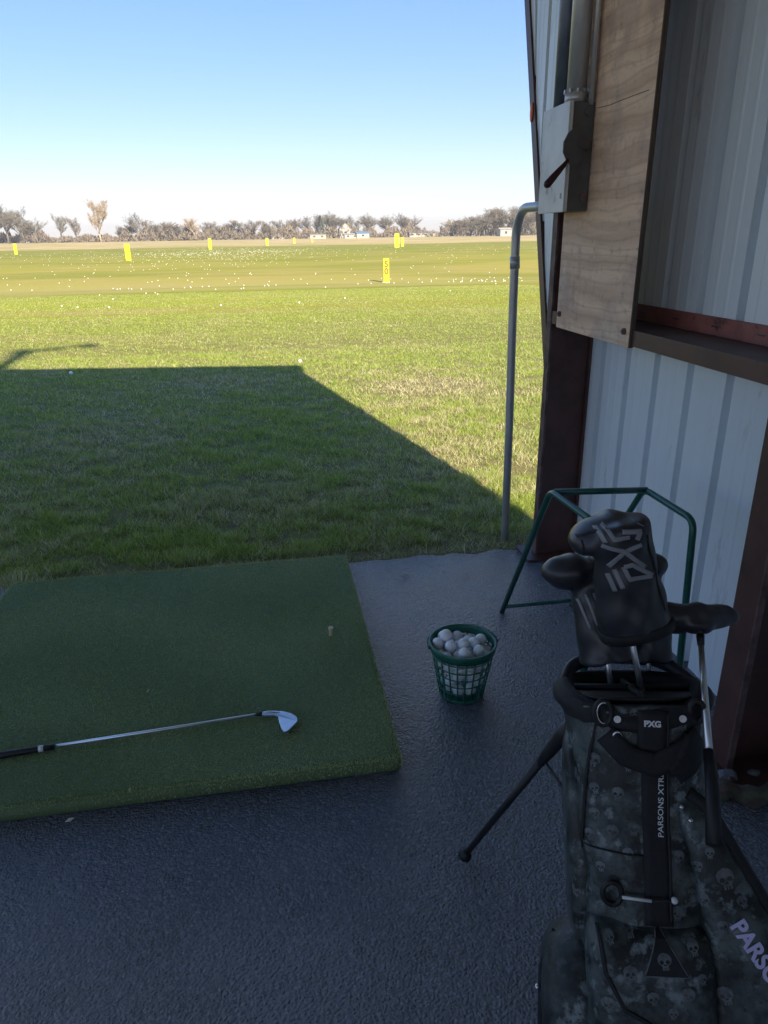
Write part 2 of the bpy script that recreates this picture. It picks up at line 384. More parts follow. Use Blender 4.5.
# ------------------------------------------------------------------ grass blades (uncountable)
def blades(name, regs, seed, label):
    q = np.random.default_rng(seed); allv = []; st = []
    for (x0, x1, y0, y1, dens, hl, wd) in regs:
        # x-range widens with distance
        n = int((x1-x0)*(y1-y0)*dens)
        x = q.uniform(x0, x1, n); y = q.uniform(y0, y1, n)
        cl = .6*sines(x, y, .35, 11)+.8*sines(x, y, .11, 12)+.5*sines(x, y, .05, 13)
        keep = (q.random(n) < np.where(y > 12, .85, np.clip(.72+.45*cl, .15, 1))) & (x > -.46*y-.3) & (x < .40*y+.6)
        bare = .7*sines(x, y, .5, 15)+.8*sines(x, y, .17, 16)
        bareness = np.clip((bare-.55)*2.0, 0, 1)*np.clip((9-y)/4, 0, 1)
        keep &= q.random(n) > bareness*.8
        x, y, cl = x[keep], y[keep], cl[keep]; n = len(x)
        h = hl*q.uniform(.5, 1.25, n)*(1+.45*np.clip(cl, -1, 1.2))
        edge = np.clip((3.62-y)/.3, 0, 1); h *= 1+edge*.5*q.random(n)
        mess = (y < 3.32+.13*(1+.8*sines(x, x*0, .5, 31))) & (q.random(n) < .82); h = np.where(mess, h*.25, h)
        a = q.uniform(0, 6.283, n); w = wd*q.uniform(.6, 1.3, n)
        b = q.uniform(0, 6.283, n); ln = h*q.uniform(.2, 1.3, n); ln = np.where(mess, ln*3.2+.008, ln)
        z = gz(x, y)-.004
        base = np.stack([x, y, z], 1); d = np.stack([np.cos(a), np.sin(a), 0*a], 1)*w[:, None]/2
        tip = base+np.stack([np.cos(b)*ln, np.sin(b)*ln, h], 1)
        allv.append(np.stack([base-d, base+d, tip], 1).reshape(-1, 3))
        pat = .8*sines(x, y, 1.3, 21)+.8*sines(x, y, .30, 22)+.6*sines(x, y, .10, 23)
        ps = np.clip(.30+.40*pat, .05, .9)*np.where(y > 9, .62, 1.0)
        dd = np.hypot((x-1.75)/.5, (y-7.75)/.38); ps = np.maximum(ps, np.clip(2.0-dd, 0, 1.)); dd = np.hypot((x-1.2)/.3, (y-6.9)/.2); ps = np.maximum(ps, np.clip(1.4-dd, 0, .7)); ps = np.maximum(ps, np.clip((3.52-y)/.12, 0, .7))
        dd = np.hypot((x+.2)/.9, (y-4.3)/.5); ps = np.maximum(ps, np.clip(1.1-dd, 0, .6))
        s = (q.random(n) < ps).astype(float)*q.uniform(.6, 1, n); s = np.where(mess, q.uniform(.8, 1, n), s)
        st.append(np.repeat(s, 3))
    v = np.concatenate(allv); s = np.concatenate(st); nt = len(v)//3
    me = bpy.data.meshes.new(name); me.vertices.add(len(v)); me.vertices.foreach_set('co', v.ravel().astype(np.float32))
    me.loops.add(len(v)); me.loops.foreach_set('vertex_index', np.arange(len(v), dtype=np.int32))
    me.polygons.add(nt); me.polygons.foreach_set('loop_start', np.arange(0, len(v), 3, dtype=np.int32))
    at = me.attributes.new('straw', 'FLOAT', 'POINT'); at.data.foreach_set('value', s.astype(np.float32))
    me.materials.append(M_blade); me.update(calc_edges=True); me.validate()
    return tag(link(bpy.data.objects.new(name, me)), label, 'grass', kind='stuff')
blades('grass', [(-2.2, 2.6, 3.31, 4.6, 21000, .040, .0046), (-2.8, 3.0, 4.6, 7.0, 11000, .036, .0056), (-5, 4.8, 7.0, 11, 4800, .032, .0075),
                 (-8.5, 7, 11, 18, 1500, .026, .010), (-14, 12, 18, 34, 480, .022, .016)], 5,
       'short patchy lawn grass with straw coloured thatch in front of the paved floor')

# ------------------------------------------------------------------ shed
XS, XI = 1.50, 1.29          # sheet plane, inner face of posts
def zroof(x): return 2.86+.10*(1.5-x)
shed = empty('open_shed', (1.4, 3.2, 0), 'open-fronted steel shed with pale ribbed wall sheets and dark brown frame', 'shed')
def shp(mb, name, mats, bev=0):
    o = mb.build(name, mats, shed, bev); o.matrix_parent_inverse = Matrix.Translation((-1.4, -3.2, 0)); return o
# ribbed wall sheet; its front edge leans out towards the top
prof = []
y = -5.0; PIT = .231; y_first = 2.827-35*PIT
y_first -= 18*PIT
yy = y_first
while yy < 4.7:
    prof += [(yy-.024, 0), (yy-.018, .042), (yy+.014, .042), (yy+.019, 0)]
    for q in (.083, .148): prof += [(yy+q-.012, 0), (yy+q-.005, -.0014), (yy+q+.005, -.0014), (yy+q+.012, 0)]
    yy += PIT
def front(z): return 3.43+.33*z
mb = MB(); zs = [-.06, 1.0, 2.0, 2.86]
rows = []
for z in zs:
    rows.append([(XS+dx, min(y, front(z)), z) for y, dx in prof])
n = len(prof)
mb.add([p for r in rows for p in r], [(k*n+i, k*n+i+1, (k+1)*n+i+1, (k+1)*n+i) for k in range(3) for i in range(n-1) if rows[k+1][i][1] < rows[k+1][i+1][1]])
shp(mb, 'wall_sheet', M_sheet)
# dark edge trim along the leaning front edge
mb = MB()
def trim_pt(z, dy, x): return (x, front(z)+dy, z)
mb.loft([[trim_pt(z, -.055, XS-.012), trim_pt(z, .012, XS-.012), trim_pt(z, .012, XS+.035), trim_pt(z, -.055, XS+.035)] for z in (.0, 2.86)], sm=False)
shp(mb, 'edge_trim', M_brown)
mb = MB(); mb.ball((XS-.016, front(2.17)-.02, 2.16), .03, sc=(.2,.7,1.6)); shp(mb, 'orange_mark', M_orange)  # sunlit fleck on the trim, its brightness put into the orange colour
# front post
mb = MB()
mb.box((XI, 3.185, 0), (XI+.012, 3.235, 2.9), 1); mb.box((XI+.012, 3.19, 0), (XS-.012, 3.25, 2.9)); mb.box((XS-.012, 3.17, 0), (XS-.002, 3.32, 2.9))
for z in np.arange(.2, 2.8, .19): mb.box((XI-.002, 3.20, z), (XI+.002, 3.216, z+.03), 0)
mb.box((XI-.06, 3.12, 0.0), (XS, 3.31, .012), 0)
shp(mb, 'post', [M_brown, M_flange], .003)
# near column
mb = MB()
mb.box((XI, 1.555, 0), (XI+.012, 1.655, 2.98)); mb.box((XI+.012, 1.60, 0), (XS-.012, 1.612, 2.98)); mb.box((XS-.014, 1.50, 0), (XS-.004, 1.70, 2.98))
mb.box((XI-.005, 1.548, 0), (XI+.016, 1.5545, 2.98), 1)
mb.box((XI-.05, 1.45, .0), (XS, 1.70, .014), 0)
for z in (.03,): 
    for yv in (1.5, 1.67): mb.ball((XI-.02, yv, z), .012)
shp(mb, 'column', [M_brown, M_flange], .002)
for yv in (-.4, -2.6):
    mb = MB(); mb.box((XI, yv, 0), (XS-.004, yv+.1, 2.98)); shp(mb, 'column', [M_brown], .002)
# girt: Z shaped rail
mb = MB()
Y0, Y1 = -8.9, 3.17
for a, b in ((Y0, -2.61), (-2.49, -.41), (-.29, 1.54), (1.665, Y1)):
    mb.box((XI, a, 1.172), (XI+.008, b, 1.228), 0); mb.box((XI+.0085, a, 1.219), (XS-.012, b, 1.226), 0)
    mb.box((XS-.0115, a, 1.2262), (XS-.004, b, 1.285), 1)
    yv = a+.08
    while yv < b-.05: mb.box((XS-.0135, yv, 1.252), (XS-.0110, yv+.035, 1.257), 2); yv += .24
shp(mb, 'girt', [M_brown, M_rust, M_dark], .0015)
mb = MB()
for a, b in ((Y0, -2.61), (-2.49, -.41), (-.29, 1.54), (1.665, Y1)): mb.box((XI+.02, a, 2.42), (XS-.004, b, 2.48), 0)
shp(mb, 'upper_girt', [M_brown, M_rust])
# roof; its reach, open back and left end are shaped to let light in
mb = MB(); YB = -9.0
def rz(x): return zroof(x)
mb.add([(1.62, 4.40, rz(1.62)), (-4.5, 4.40, rz(-4.5)), (-4.5, YB, rz(-4.5)), (1.62, YB, rz(1.62)),
        (1.62, 4.40, rz(1.62)+.09), (-4.5, 4.40, rz(-4.5)+.09), (-4.5, YB, rz(-4.5)+.09), (1.62, YB, rz(1.62)+.09)],
       [(0,3,2,1),(4,5,6,7),(0,1,5,4),(1,2,6,5),(2,3,7,6),(3,0,4,7)])
shp(mb, 'roof', M_ceil)
mb = MB(); mb.box((-4.4, YB+.32, 0), (1.48, YB+.38, 1.5)); shp(mb, 'rear_light_screen', M_screen)  # unseen low wall added to hold back light from behind
for yv in (YB+.1, -2.5, 4.0):
    mb = MB(); mb.box((-4.45, yv, 0), (-4.33, yv+.12, rz(-4.4)-.01)); shp(mb, 'post', [M_brown])

# ------------------------------------------------------------------ plywood, switch box, conduits
bd = empty('plywood_board', (1.28, 2.76, 1.165), 'weathered plywood board bolted upright to the shed frame', 'board')
mb = MB(); mb.box((0, -.335, 0), (.018, .335, 1.66), 0)
o = mb.build('panel', [M_ply], bd, .002)
mb = MB(); mb.box((.0005, -.341, .001), (.0175, -.3355, 1.66), 0)
for q in (.004, .009, .0135): mb.box((q, -.3425, .002), (q+.0015, -.341, 1.66), 1)
mb.build('cut_edge', [M_plyedge, M_plyedge], bd)
for (yy, zz) in ((-.30, .055), (.30, .06)):
    mb = MB(); mb.tube([(-.008, yy, zz), (.002, yy, zz)], .012, 12); mb.tube([(-.013, yy, zz), (-.008, yy, zz)], .007, 6)
    mb.build('bolt', M_flange, bd)
mb = MB(); 
cr = []
for px, py in ((598, 108), (610, 105), (622, 100), (635, 95), (649, 90)):
    v = onx(px, py, 1.28); cr.append((v.y-2.76, v.z-1.165))
mb.loft([[(-.0006, a, b-.0012), (-.0006, a, b+.0012), (.001, a, b+.0012), (.001, a, b-.0012)] for a, b in cr], sm=False)
mb.build('crack', M_plyedge, bd)

sw = empty('switch_box', (1.18, 2.86, 1.635), 'grey metal electrical switch box with side lever, mounted on the plywood', 'switch box')
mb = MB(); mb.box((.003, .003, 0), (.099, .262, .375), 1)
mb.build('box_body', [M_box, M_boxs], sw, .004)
mb = MB(); mb.box((-.004, -.002, -.003), (.0025, .266, .379), 0); mb.box((.0028, -.0035, -.003), (.012, .0025, .379), 0)
mb.build('cover', [M_box], sw, .002)
mb = MB(); mb.box((-.0045, .02, .045), (-.0042, .038, .066)); mb.build('hasp', M_dark, sw)
for p in ((.075, .343), (.075, .05)):
    mb = MB(); mb.tube([(p[0], -.0055, p[1]), (p[0], .004, p[1])], .016, 18); mb.build('knockout', M_flange if p[1] < .1 else M_boxs, sw)
# lever: sector plate and dark red grip
mb = MB(); out = [(.062, .235), (.06, .20), (.045, .165), (.02, .155), (-.005, .175), (-.022, .205), (-.022, .24), (-.006, .27), (.02, .29), (.03, .285), (.04, .26)]
mb.loft([[(x, -.012, z) for x, z in out], [(x, -.0052, z) for x, z in out]], sm=False)
mb.tube([(.06, -.02, .235), (.06, .003, .235)], .02, 16)
lv = mb.build('lever', M_boxs, sw)
mb = MB(); mb.tube([(-.002, -.014, .178), (-.02, -.018, .158), (-.06, -.025, .118), (-.085, -.03, .092), (-.092, -.031, .085)], [.006, .009, .0135, .015, .008], 12)
mb.build('grip', M_red, lv)

def pipe(name, pts, r, m, label, couplings=(), fit=None):
    base = Vector(pts[0]); t = empty(name, base, label, 'conduit')
    mb = MB(); mb.tube([Vector(p)-base for p in pts], r, 16); mb.build('pipe', m, t)
    for a, b in couplings:
        mb = MB(); mb.tube([Vector(a)-base, Vector(b)-base], r*1.16, 16); mb.build('coupling', m, t)
    if fit:
        for a, b, k in fit:
            mb = MB(); mb.tube([Vector(a)-base, Vector(b)-base], r*k, 16)
            for s in range(10):
                q = s*math.pi/5; mb.box((-.006, -.004, 0), (.006, .004, .012), 0, Matrix.Translation(Vector(b)-base)@Matrix.Rotation(q, 4, 'Z')@Matrix.Translation((r*k, 0, -.004)))
            mb.build('locknut', m, t)
    return t
pipe('conduit', [(1.226, 2.925, 2.012), (1.226, 2.925, 2.90)], .037, M_galv, 'wide light grey conduit rising from the near end of the switch box',
     fit=[((1.226,2.925,2.012), (1.226,2.925,2.05), 1.15)])
pipe('conduit', [(1.222, 3.05, 2.012), (1.222, 3.05, 2.90)], .034, M_galvd, 'darker blue-grey conduit rising from the far end of the switch box')
pipe('conduit', [(1.262, 2.868, 2.0), (1.262, 2.868, 2.85)], .010, M_galv, 'thin conduit fixed flat on the plywood beside the wide one')
pz = 1.665; c = Vector((1.2, 3.33, pz-.13))
pts = [(1.222, 3.462, -.15), (1.215, 3.462, .6), (1.203, 3.462, 1.2), (1.2, 3.46, 1.50)]
pts += [Vector((1.2, 3.33, 1.535))+Vector((0, .13*math.cos(a), .13*math.sin(a))) for a in np.linspace(0.05, math.pi/2, 9)] + [(1.215, 3.22, pz), (1.226, 3.128, pz)]
pipe('bent_conduit', pts, .0205, M_galv, 'tall galvanised pipe rising from the grass and bending into the switch box',
     couplings=[((1.203,3.462,1.40), (1.2,3.4615,1.455))])

# ------------------------------------------------------------------ hitting mat
mt = empty('hitting_mat', (-.478, 2.520, 0), 'thick square green turf hitting mat lying on the dark paved floor', 'golf mat')
hw, hd, th = .80, .772, .046
mb = MB(); rings = []
def rr(ax, ay, rad, z, n=6):
    o = []
    for cx, cy, a0 in ((ax-rad, ay-rad, 0), (-ax+rad, ay-rad, 90), (-ax+rad, -ay+rad, 180), (ax-rad, -ay+rad, 270)):
        for i in range(n+1):
            a = R(a0+90*i/n); o.append((cx+rad*math.cos(a), cy+rad*math.sin(a), z))
    return o
wob = lambda p, k=.004: (p[0]+k*math.sin(p[1]*13), p[1]+k*math.sin(p[0]*11), p[2])
prof_m = [(0, .002), (.0, .03), (-.003, .037), (-.010, .0415), (-.02, th)]
rings = [[wob(p) for p in rr(hw+d, hd+d, .03, z)] for d, z in prof_m]
mb.loft(rings, 0, True, True, True)
mb.build('base_pad', M_matbase, mt)
q = np.random.default_rng(9); n = 330000
x = q.uniform(-hw, hw, n); y = q.uniform(-hd, hd, n); z = np.full(n, th-.001)
# side fibres
ns = 9000; sx = q.integers(0, 4, ns); t = q.uniform(-1, 1, ns)
x2 = np.where(sx == 0, hw, np.where(sx == 1, -hw, t*hw)); y2 = np.where(sx == 2, hd, np.where(sx == 3, -hd, t*hd)); z2 = q.uniform(.008, th, ns)
nx_ = np.where(sx == 0, 1, np.where(sx == 1, -1, 0)); ny_ = np.where(sx == 2, 1, np.where(sx == 3, -1, 0))
X_ = np.concatenate([x, x2]); Y_ = np.concatenate([y, y2]); Z_ = np.concatenate([z, z2])
wx = .3*np.sin(X_*7+2*np.sin(Y_*3))+.35; wy = .35*np.sin(Y_*9+2*np.sin(X_*4))
L_ = q.uniform(.0035, .0065, n+ns); a = q.uniform(0, 6.283, n+ns); w = q.uniform(.0009, .0016, n+ns)
lean = np.stack([wx+q.normal(0, .5, n+ns), wy+q.normal(0, .5, n+ns), np.ones(n+ns)], 1)
lean[n:, 0] = nx_*1.+q.normal(0, .4, ns); lean[n:, 1] = ny_*1.+q.normal(0, .4, ns); lean[n:, 2] = q.normal(-.1, .5, ns)
lean /= np.linalg.norm(lean, axis=1)[:, None]
B = np.stack([X_, Y_, Z_], 1); D = np.stack([np.cos(a), np.sin(a), 0*a], 1)*w[:, None]
D[n:, 2] = D[n:, 0]*np.abs(ny_)+D[n:, 1]*np.abs(nx_)
V = np.stack([B-D, B+D, B+lean*L_[:, None]], 1).reshape(-1, 3)
me = bpy.data.meshes.new('turf_pile'); me.vertices.add(len(V)); me.vertices.foreach_set('co', V.ravel().astype(np.float32))
me.loops.add(len(V)); me.loops.foreach_set('vertex_index', np.arange(len(V), dtype=np.int32))
me.polygons.add(len(V)//3); me.polygons.foreach_set('loop_start', np.arange(0, len(V), 3, dtype=np.int32))
def pile_mat():
    m, N, L, b = nodes('turf_fibres'); g = N.new('ShaderNodeNewGeometry'); tc = N.new('ShaderNodeTexCoord')
    r = ramp(N, [(0, (.27,.35,.13)), (.6, (.42,.51,.22)), (1, (.58,.66,.37))]); L.new(g.outputs['Random Per Island'], r.inputs[0])
    c = mixc(N, L, maprange(N, L, noise(N, L, tc.outputs['Object'], 3.0, 5).outputs['Fac'], .4, .7, 0, .4), r.outputs[0], (.50,.56,.33))
    L.new(c, b.inputs['Base Color']); b.inputs['Roughness'].default_value = .6; b.inputs['Specular IOR Level'].default_value = .25
    return m
me.materials.append(pile_mat()); me.update(calc_edges=True)
o = link(bpy.data.objects.new('turf_pile', me), mt); tag(o, kind='stuff')

# rubber tee on the mat
tp = gnd(331, 636, .045)
te = empty('rubber_tee', (tp.x, tp.y, .043), 'small tan rubber tee poking up from the green mat', 'golf tee')
mb = MB(); mb.tube([(0,0,-.005), (0,0,.028), (.0005,0,.034), (.001,0,.042)], [.0075,.0075,.010,.0105], 12); mb.build('tee_tube', M_tee, te)

# ------------------------------------------------------------------ iron lying on the mat
p1 = gnd(262, 713.5, .056); p0 = gnd(0, 756, .06); dv = (p0-p1).normalized()
iron = empty('iron_club', p1, 'silver golf iron with black grip lying across the green mat', 'golf club')
I = lambda p: Vector(p)-p1
mb = MB(); ggrip = gnd(54, 746.5, .058)
mb.tube([I(p1), I(p1)+dv*.25, I(ggrip)], [.0042, .005, .0066], 12); mb.build('shaft', M_shaft, iron)
mb = MB(); mb.tube([I(ggrip)-dv*.002, I(ggrip)+dv*.02, I(ggrip)+dv*.27, I(ggrip)+dv*.275], [.0085, .0095, .013, .008], 14)
gr = mb.build('grip', M_black, iron)
mb = MB(); mb.tube([I(ggrip)+dv*.03, I(ggrip)+dv*.045], [.0101, .0103], 14); mb.build('grip_band', M_white, gr)
mb = MB(); mb.tube([I(p1)-dv*.002, I(p1)+dv*.02], [.0064, .0060], 12); mb.build('ferrule', M_black, iron)
# head: blade outline on the mat with a thick sole
hp = [(262,712), (272,710.5), (282,711), (291,713), (297,717), (297.5,721), (293,726), (287.5,731), (284,732), (281.5,729), (279,722), (278,716.5), (274,715.3), (262,715.5)]
zt = [.062, .062, .064, .067, .069, .069, .070, .072, .072, .070, .066, .062, .060, .060]
topv = [I(gnd(x, y, z)) for (x, y), z in zip(hp, zt)]
botv = [v+Vector((.002, .006, -.012)) for v in topv]
mb = MB(); mb.loft([botv, topv], 0, False)
hd_ = mb.build('club_head', M_head, iron, .0015)
mb = MB(); mb.tube([I(p1)-dv*.001, I(gnd(270, 712.5, .058)), I(gnd(280, 713.5, .060))], [.0058, .0062, .005], 12); mb.build('hosel', M_head, hd_)

# ------------------------------------------------------------------ basket of balls
bc = Vector((.610, 2.115, 0)); RB, RT, BH = .078, .115, .212
bk = empty('ball_basket', bc, 'round green plastic lattice basket heaped with white golf balls', 'basket')
def rad(z): return RB+(RT-RB)*z/BH
mb = MB(); NR = 22
for k in range(NR):
    a = 2*math.pi*k/NR
    mb.tube([(rad(z)*math.cos(a), rad(z)*math.sin(a), z) for z in (.012, BH*.5, BH-.02)], .0031, 6)
for z in (.012, .044, .076, .108, .140, .172):
    mb.tube([(rad(z)*math.cos(t), rad(z)*math.sin(t), z) for t in np.linspace(0, 2*math.pi, 40, endpoint=False)], .0028, 6, closed=True)
mb.build('lattice', M_basket, bk)
mb = MB()
mb.loft([[(r*math.cos(t), r*math.sin(t), z) for t in np.linspace(0, 2*math.pi, 48, endpoint=False)] for r, z in
         ((RT-.005, BH-.030), (RT-.001, BH-.030), (RT+.006, BH-.002), (RT+.005, BH+.003), (RT-.001, BH+.003), (RT-.004, BH-.006), (RT-.005, BH-.030))], c0=False, c1=False)
mb.build('rim', M_basket, bk)
mb = MB(); mb.loft([[(r*math.cos(t), r*math.sin(t), z) for t in np.linspace(0, 2*math.pi, 40, endpoint=False)] for r, z in ((RB-.004, .001), (RB+.002, .001), (RB+.004, .014), (RB-.002, .014), (RB-.006, .006))])
mb.build('base', M_basket, bk)
mb = MB(); mb.tube([((RT+.010)*math.cos(t), (RT+.010)*math.sin(t), BH-.004+.004*math.sin(2*t)) for t in np.linspace(R(-5), R(185), 26)], .0024, 8)
for s in (R(-5), R(185)): mb.ball(((RT+.008)*math.cos(s), (RT+.008)*math.sin(s), BH-.006), .006)
mb.build('handle', M_black, bk)
BR = .0213
def dimple_ball():
    m = MB(); m.ball((0,0,0), BR, nu=20, nv=14); me = m.mesh('golf_ball', M_ballw); return me
ball_me = dimple_ball()
GB = 'golf balls heaped in the green basket'
cent = []; z = BR+.014; lay = 0
while z < BH-.040:
    Rm = rad(z)-BR-.004; off = (lay % 2)*BR
    for i in range(-5, 6):
        for j in range(-5, 6):
            p = Vector(((i+.5*(j % 2))*2.04*BR+off, j*1.80*BR+off*.55, 0))
            if p.length < Rm: cent.append(Vector((p.x+random.uniform(-.0006, .0006), p.y, z+random.uniform(-.0006, .0006))))
    # wall ring for the lattice
    z += 1.68*BR; lay += 1
for a, rr_, h in ((150, .055, .0), (170, .075, .004), (128, .078, .004), (200, .05, .0), (158, .062, .033), (310, .06, .0), (20, .07, .0), (345, .03, .0), (250, .07, .002), (285, .015, .002)):
    cent.append(Vector((rr_*math.cos(R(a)), rr_*math.sin(R(a)), z-.002+h)))
# keep the ones close to the wall or in the two top layers (the photo shows no others)
for i in range(-5, 6):
    for j in range(-5, 6):
        p = Vector(((i+.5*(j % 2))*1.98*BR, j*1.75*BR, z-.014+.006*math.sin(i*2.1+j*1.3)+.008*(j > 1)-.003*i))
        if math.hypot(p.x, p.y) < rad(z)-BR-.002: cent.append(p)
cent = [c for c in cent if c.z < BH+.004]
vis = [c for c in cent if c.z > BH-.095 or (math.hypot(c.x, c.y) > rad(c.z)-BR-.036)]
# relax overlaps
for it in range(60):
    for i in range(len(vis)):
        for j in range(i+1, len(vis)):
            d = vis[i]-vis[j]; l = d.length
            if 1e-6 < l < 2*BR: d *= (2*BR-l)/l*.5; vis[i] += d; vis[j] -= d
        r_ = math.hypot(vis[i].x, vis[i].y); lim = rad(vis[i].z)-BR-.003
        if r_ > lim and vis[i].z < BH+.005: vis[i].x *= lim/r_; vis[i].y *= lim/r_
        if vis[i].z < BR+.008: vis[i].z = BR+.008
first = None
for c in vis:
    o = bpy.data.objects.new('golf_ball', ball_me); o.location = bc+c; link(o); tag(o, 'white golf ball heaped in the green basket', 'golf ball', GB)

# ------------------------------------------------------------------ green tubular rack
rk = empty('bag_rack', (1.08, 2.2, 0), 'dark green tubular metal bag stand against the ribbed wall', 'rack')
K = lambda x, y, z: (x-1.08, y-2.2, z)
def rounded(pts, r=.04, n=5):
    pts = [Vector(p) for p in pts]; o = [pts[0]]
    for i in range(1, len(pts)-1):
        a = pts[i]+(pts[i-1]-pts[i]).normalized()*r; b = pts[i]+(pts[i+1]-pts[i]).normalized()*r
        for k in range(n+1):
            t = k/n; o.append(a*(1-t)**2+pts[i]*2*t*(1-t)+b*t*t)
    return o+[pts[-1]]
ZR = .722
for xf, xn in ((.94, .955), (1.262, 1.262)):
    mb = MB(); mb.tube(rounded([K(xf, 2.655, 0.0), K(xf-.005, 2.205 if xf < 1 else 2.16, ZR), K(xn, 1.90 if xf < 1 else 1.86, ZR), K(xn, 1.86 if xf < 1 else 1.80, 0.0)]), .0112, 12)
    s = mb.build('side_frame', M_green, rk)
mb = MB(); mb.tube([K(.938, 2.185, ZR+.002), K(1.258, 2.14, ZR+.002)], .0112, 12); mb.build('top_bar', M_green, rk)
mb = MB(); mb.tube([K(.94, 2.62, .045), K(1.262, 2.62, .045)], .0085, 10); mb.build('foot_bar', M_green, rk)
mb = MB(); mb.box((-.012, -.008, 0), (.012, .0, .06), 0, Matrix.Translation(K(.955, 1.862, .25))); mb.build('paper_tag', M_bit, rk)

# ------------------------------------------------------------------ golf stand bag
B0 = Vector((.548, .62, 0)); T0 = Vector((.614, 1.02, .78))
Zb = (T0-B0).normalized(); hy = Vector((math.sin(R(17)), math.cos(R(17)), 0)); Yb = (hy-Zb*hy.dot(Zb)).normalized(); Xb = Yb.cross(Zb)
BM = Matrix(((Xb.x, Yb.x, Zb.x, B0.x), (Xb.y, Yb.y, Zb.y, B0.y), (Xb.z, Yb.z, Zb.z, B0.z), (0, 0, 0, 1)))
BI = BM.inverted(); BI3 = BI.to_3x3(); eyeL = BI @ EYE
def BL(px, py, yl=-.118):
    d = BI3 @ ray(px, py); t = (yl-eyeL.y)/d.y; p = eyeL+d*t; return (p.x, p.z)
bag = empty('golf_bag', B0, 'dark skull camouflage golf stand bag full of covered clubs on the paved floor', 'golf bag', mat=BM)
LB = .877
def supere(a, b, e, n=48):
    o = []
    for k in range(n):
        t = 2*math.pi*k/n; c, s = math.cos(t), math.sin(t)
        o.append((a*math.copysign(abs(c)**(2/e), c), b*math.copysign(abs(s)**(2/e), s)))
    return o
sk = []
def skull_mask(u, v):    # u,v in -1..1
    inside = (u/.85)**2+((v-.25)/.72)**2 < 1 or (abs(u) < .42 and -.95 < v < -.2)
    if ((abs(u)-.36)/.25)**2+((v+.02)/.22)**2 < 1: return False
    if abs(u) < .10+.12*(-.18-v)/.2 and -.42 < v < -.2: return False
    if v < -.62 and abs((u*3.6) % 1-.5) < .16: return False
    return inside
def skull(mb, proj, cx, cz, s, rot, m, n=20):
    ca, sa = math.cos(rot), math.sin(rot); g = {}
    vs = []; fs = []
    def vid(i, j):
        if (i, j) not in g:
            u, v = -1+2*i/n, -1+2*j/n; p = proj(cx+s*(u*ca-v*sa), cz+s*(u*sa+v*ca))
            if p is None: return None
            g[(i, j)] = len(vs); vs.append(p)
        return g[(i, j)]
    for i in range(n):
        for j in range(n):
            if skull_mask(-1+2*(i+.5)/n, -1+2*(j+.5)/n):
                q = [vid(i, j), vid(i+1, j), vid(i+1, j+1), vid(i, j+1)]
                if None not in q: fs.append(q)
    mb.add(vs, fs, m, True)
def projector(bvh, off=.0012):
    def p(x, z):
        h = bvh.ray_cast(Vector((x, -1, z)), Vector((0, 1, 0)))
        if h[0] is None: return None
        return Vector((h[0].x, h[0].y-off, h[0].z))
    return p
# body
mb = MB(); rings = []
for i in range(44):
    z = .05+(.855-.05)*i/43
    a = .116-.004*math.sin(math.pi*i/43)+.003*math.sin(z*31); b = .115+.003*math.sin(z*23+1)
    ring = []
    for k, (x, y) in enumerate(supere(a, b, 3.0, 64)):
        w = .0022*math.sin(z*57+k*.6)+.0018*math.sin(z*110-k*.9)+.002*math.sin(z*20+k*.35)
        ring.append((x*(1+w*6), y*(1+w*6), z))
    rings.append(ring)
mb.loft(rings, 0, True)
bvb = BVHTree.FromPolygons([Vector(v) for v in mb.v], mb.f); PB = projector(bvb)
qs = random.Random(8); done = []
while len(done) < 34:
    px, py = qs.uniform(584, 715), qs.uniform(712, 918)
    if 640 < px < 676 or any(math.hypot(px-a_, py-b2) < 21 for a_, b2 in done):
        if qs.random() > .0005: continue
        break
    done.append((px, py)); x, z = BL(px, py); skull(mb, PB, x, z, qs.uniform(.008, .0125), qs.uniform(-.4, .4), 1)
mb.build('bag_body', [M_camo, M_skull], bag)
mb = MB(); mb.loft([[(x, y, z) for x, y in supere(a, b, 3, 48)] for a, b, z in ((.11, .105, .0), (.126, .122, .012), (.127, .123, .05), (.123, .118, .062))])
mb.build('base', M_black, bag)

def pillow(outl, yb, thick, m, name, parent=bag, e=4, mats=None, extra=None, rings=9, back=.03, ys=None):
    n = len(outl); cx = sum(p[0] for p in outl)/n; cz = sum(p[1] for p in outl)/n; R_ = [[(x, yb+back, z) for x, z in outl], [(x, yb, z) for x, z in outl]]
    for k in range(1, rings+1):
        s = 1-(k/(rings+.5))**1.0; h = thick*(1-s**e)**.5
        R_.append([(cx+(x-cx)*s, yb-h, cz+(z-cz)*s) for x, z in outl])
    mb = MB(); mb.loft(R_, 0, True)
    if extra: extra(mb)
    return mb.build(name, mats or [m], parent), mb
def smooth_outline(pts, n=3):
    for _ in range(n):
        o = []
        for i in range(len(pts)):
            a = pts[i]; b = pts[(i+1) % len(pts)]
            o += [(a[0]*.75+b[0]*.25, a[1]*.75+b[1]*.25), (a[0]*.25+b[0]*.75, a[1]*.25+b[1]*.75)]
        pts = o
    return pts
def outline_px(pts, yl): return [BL(x, y, yl) for x, y in pts]
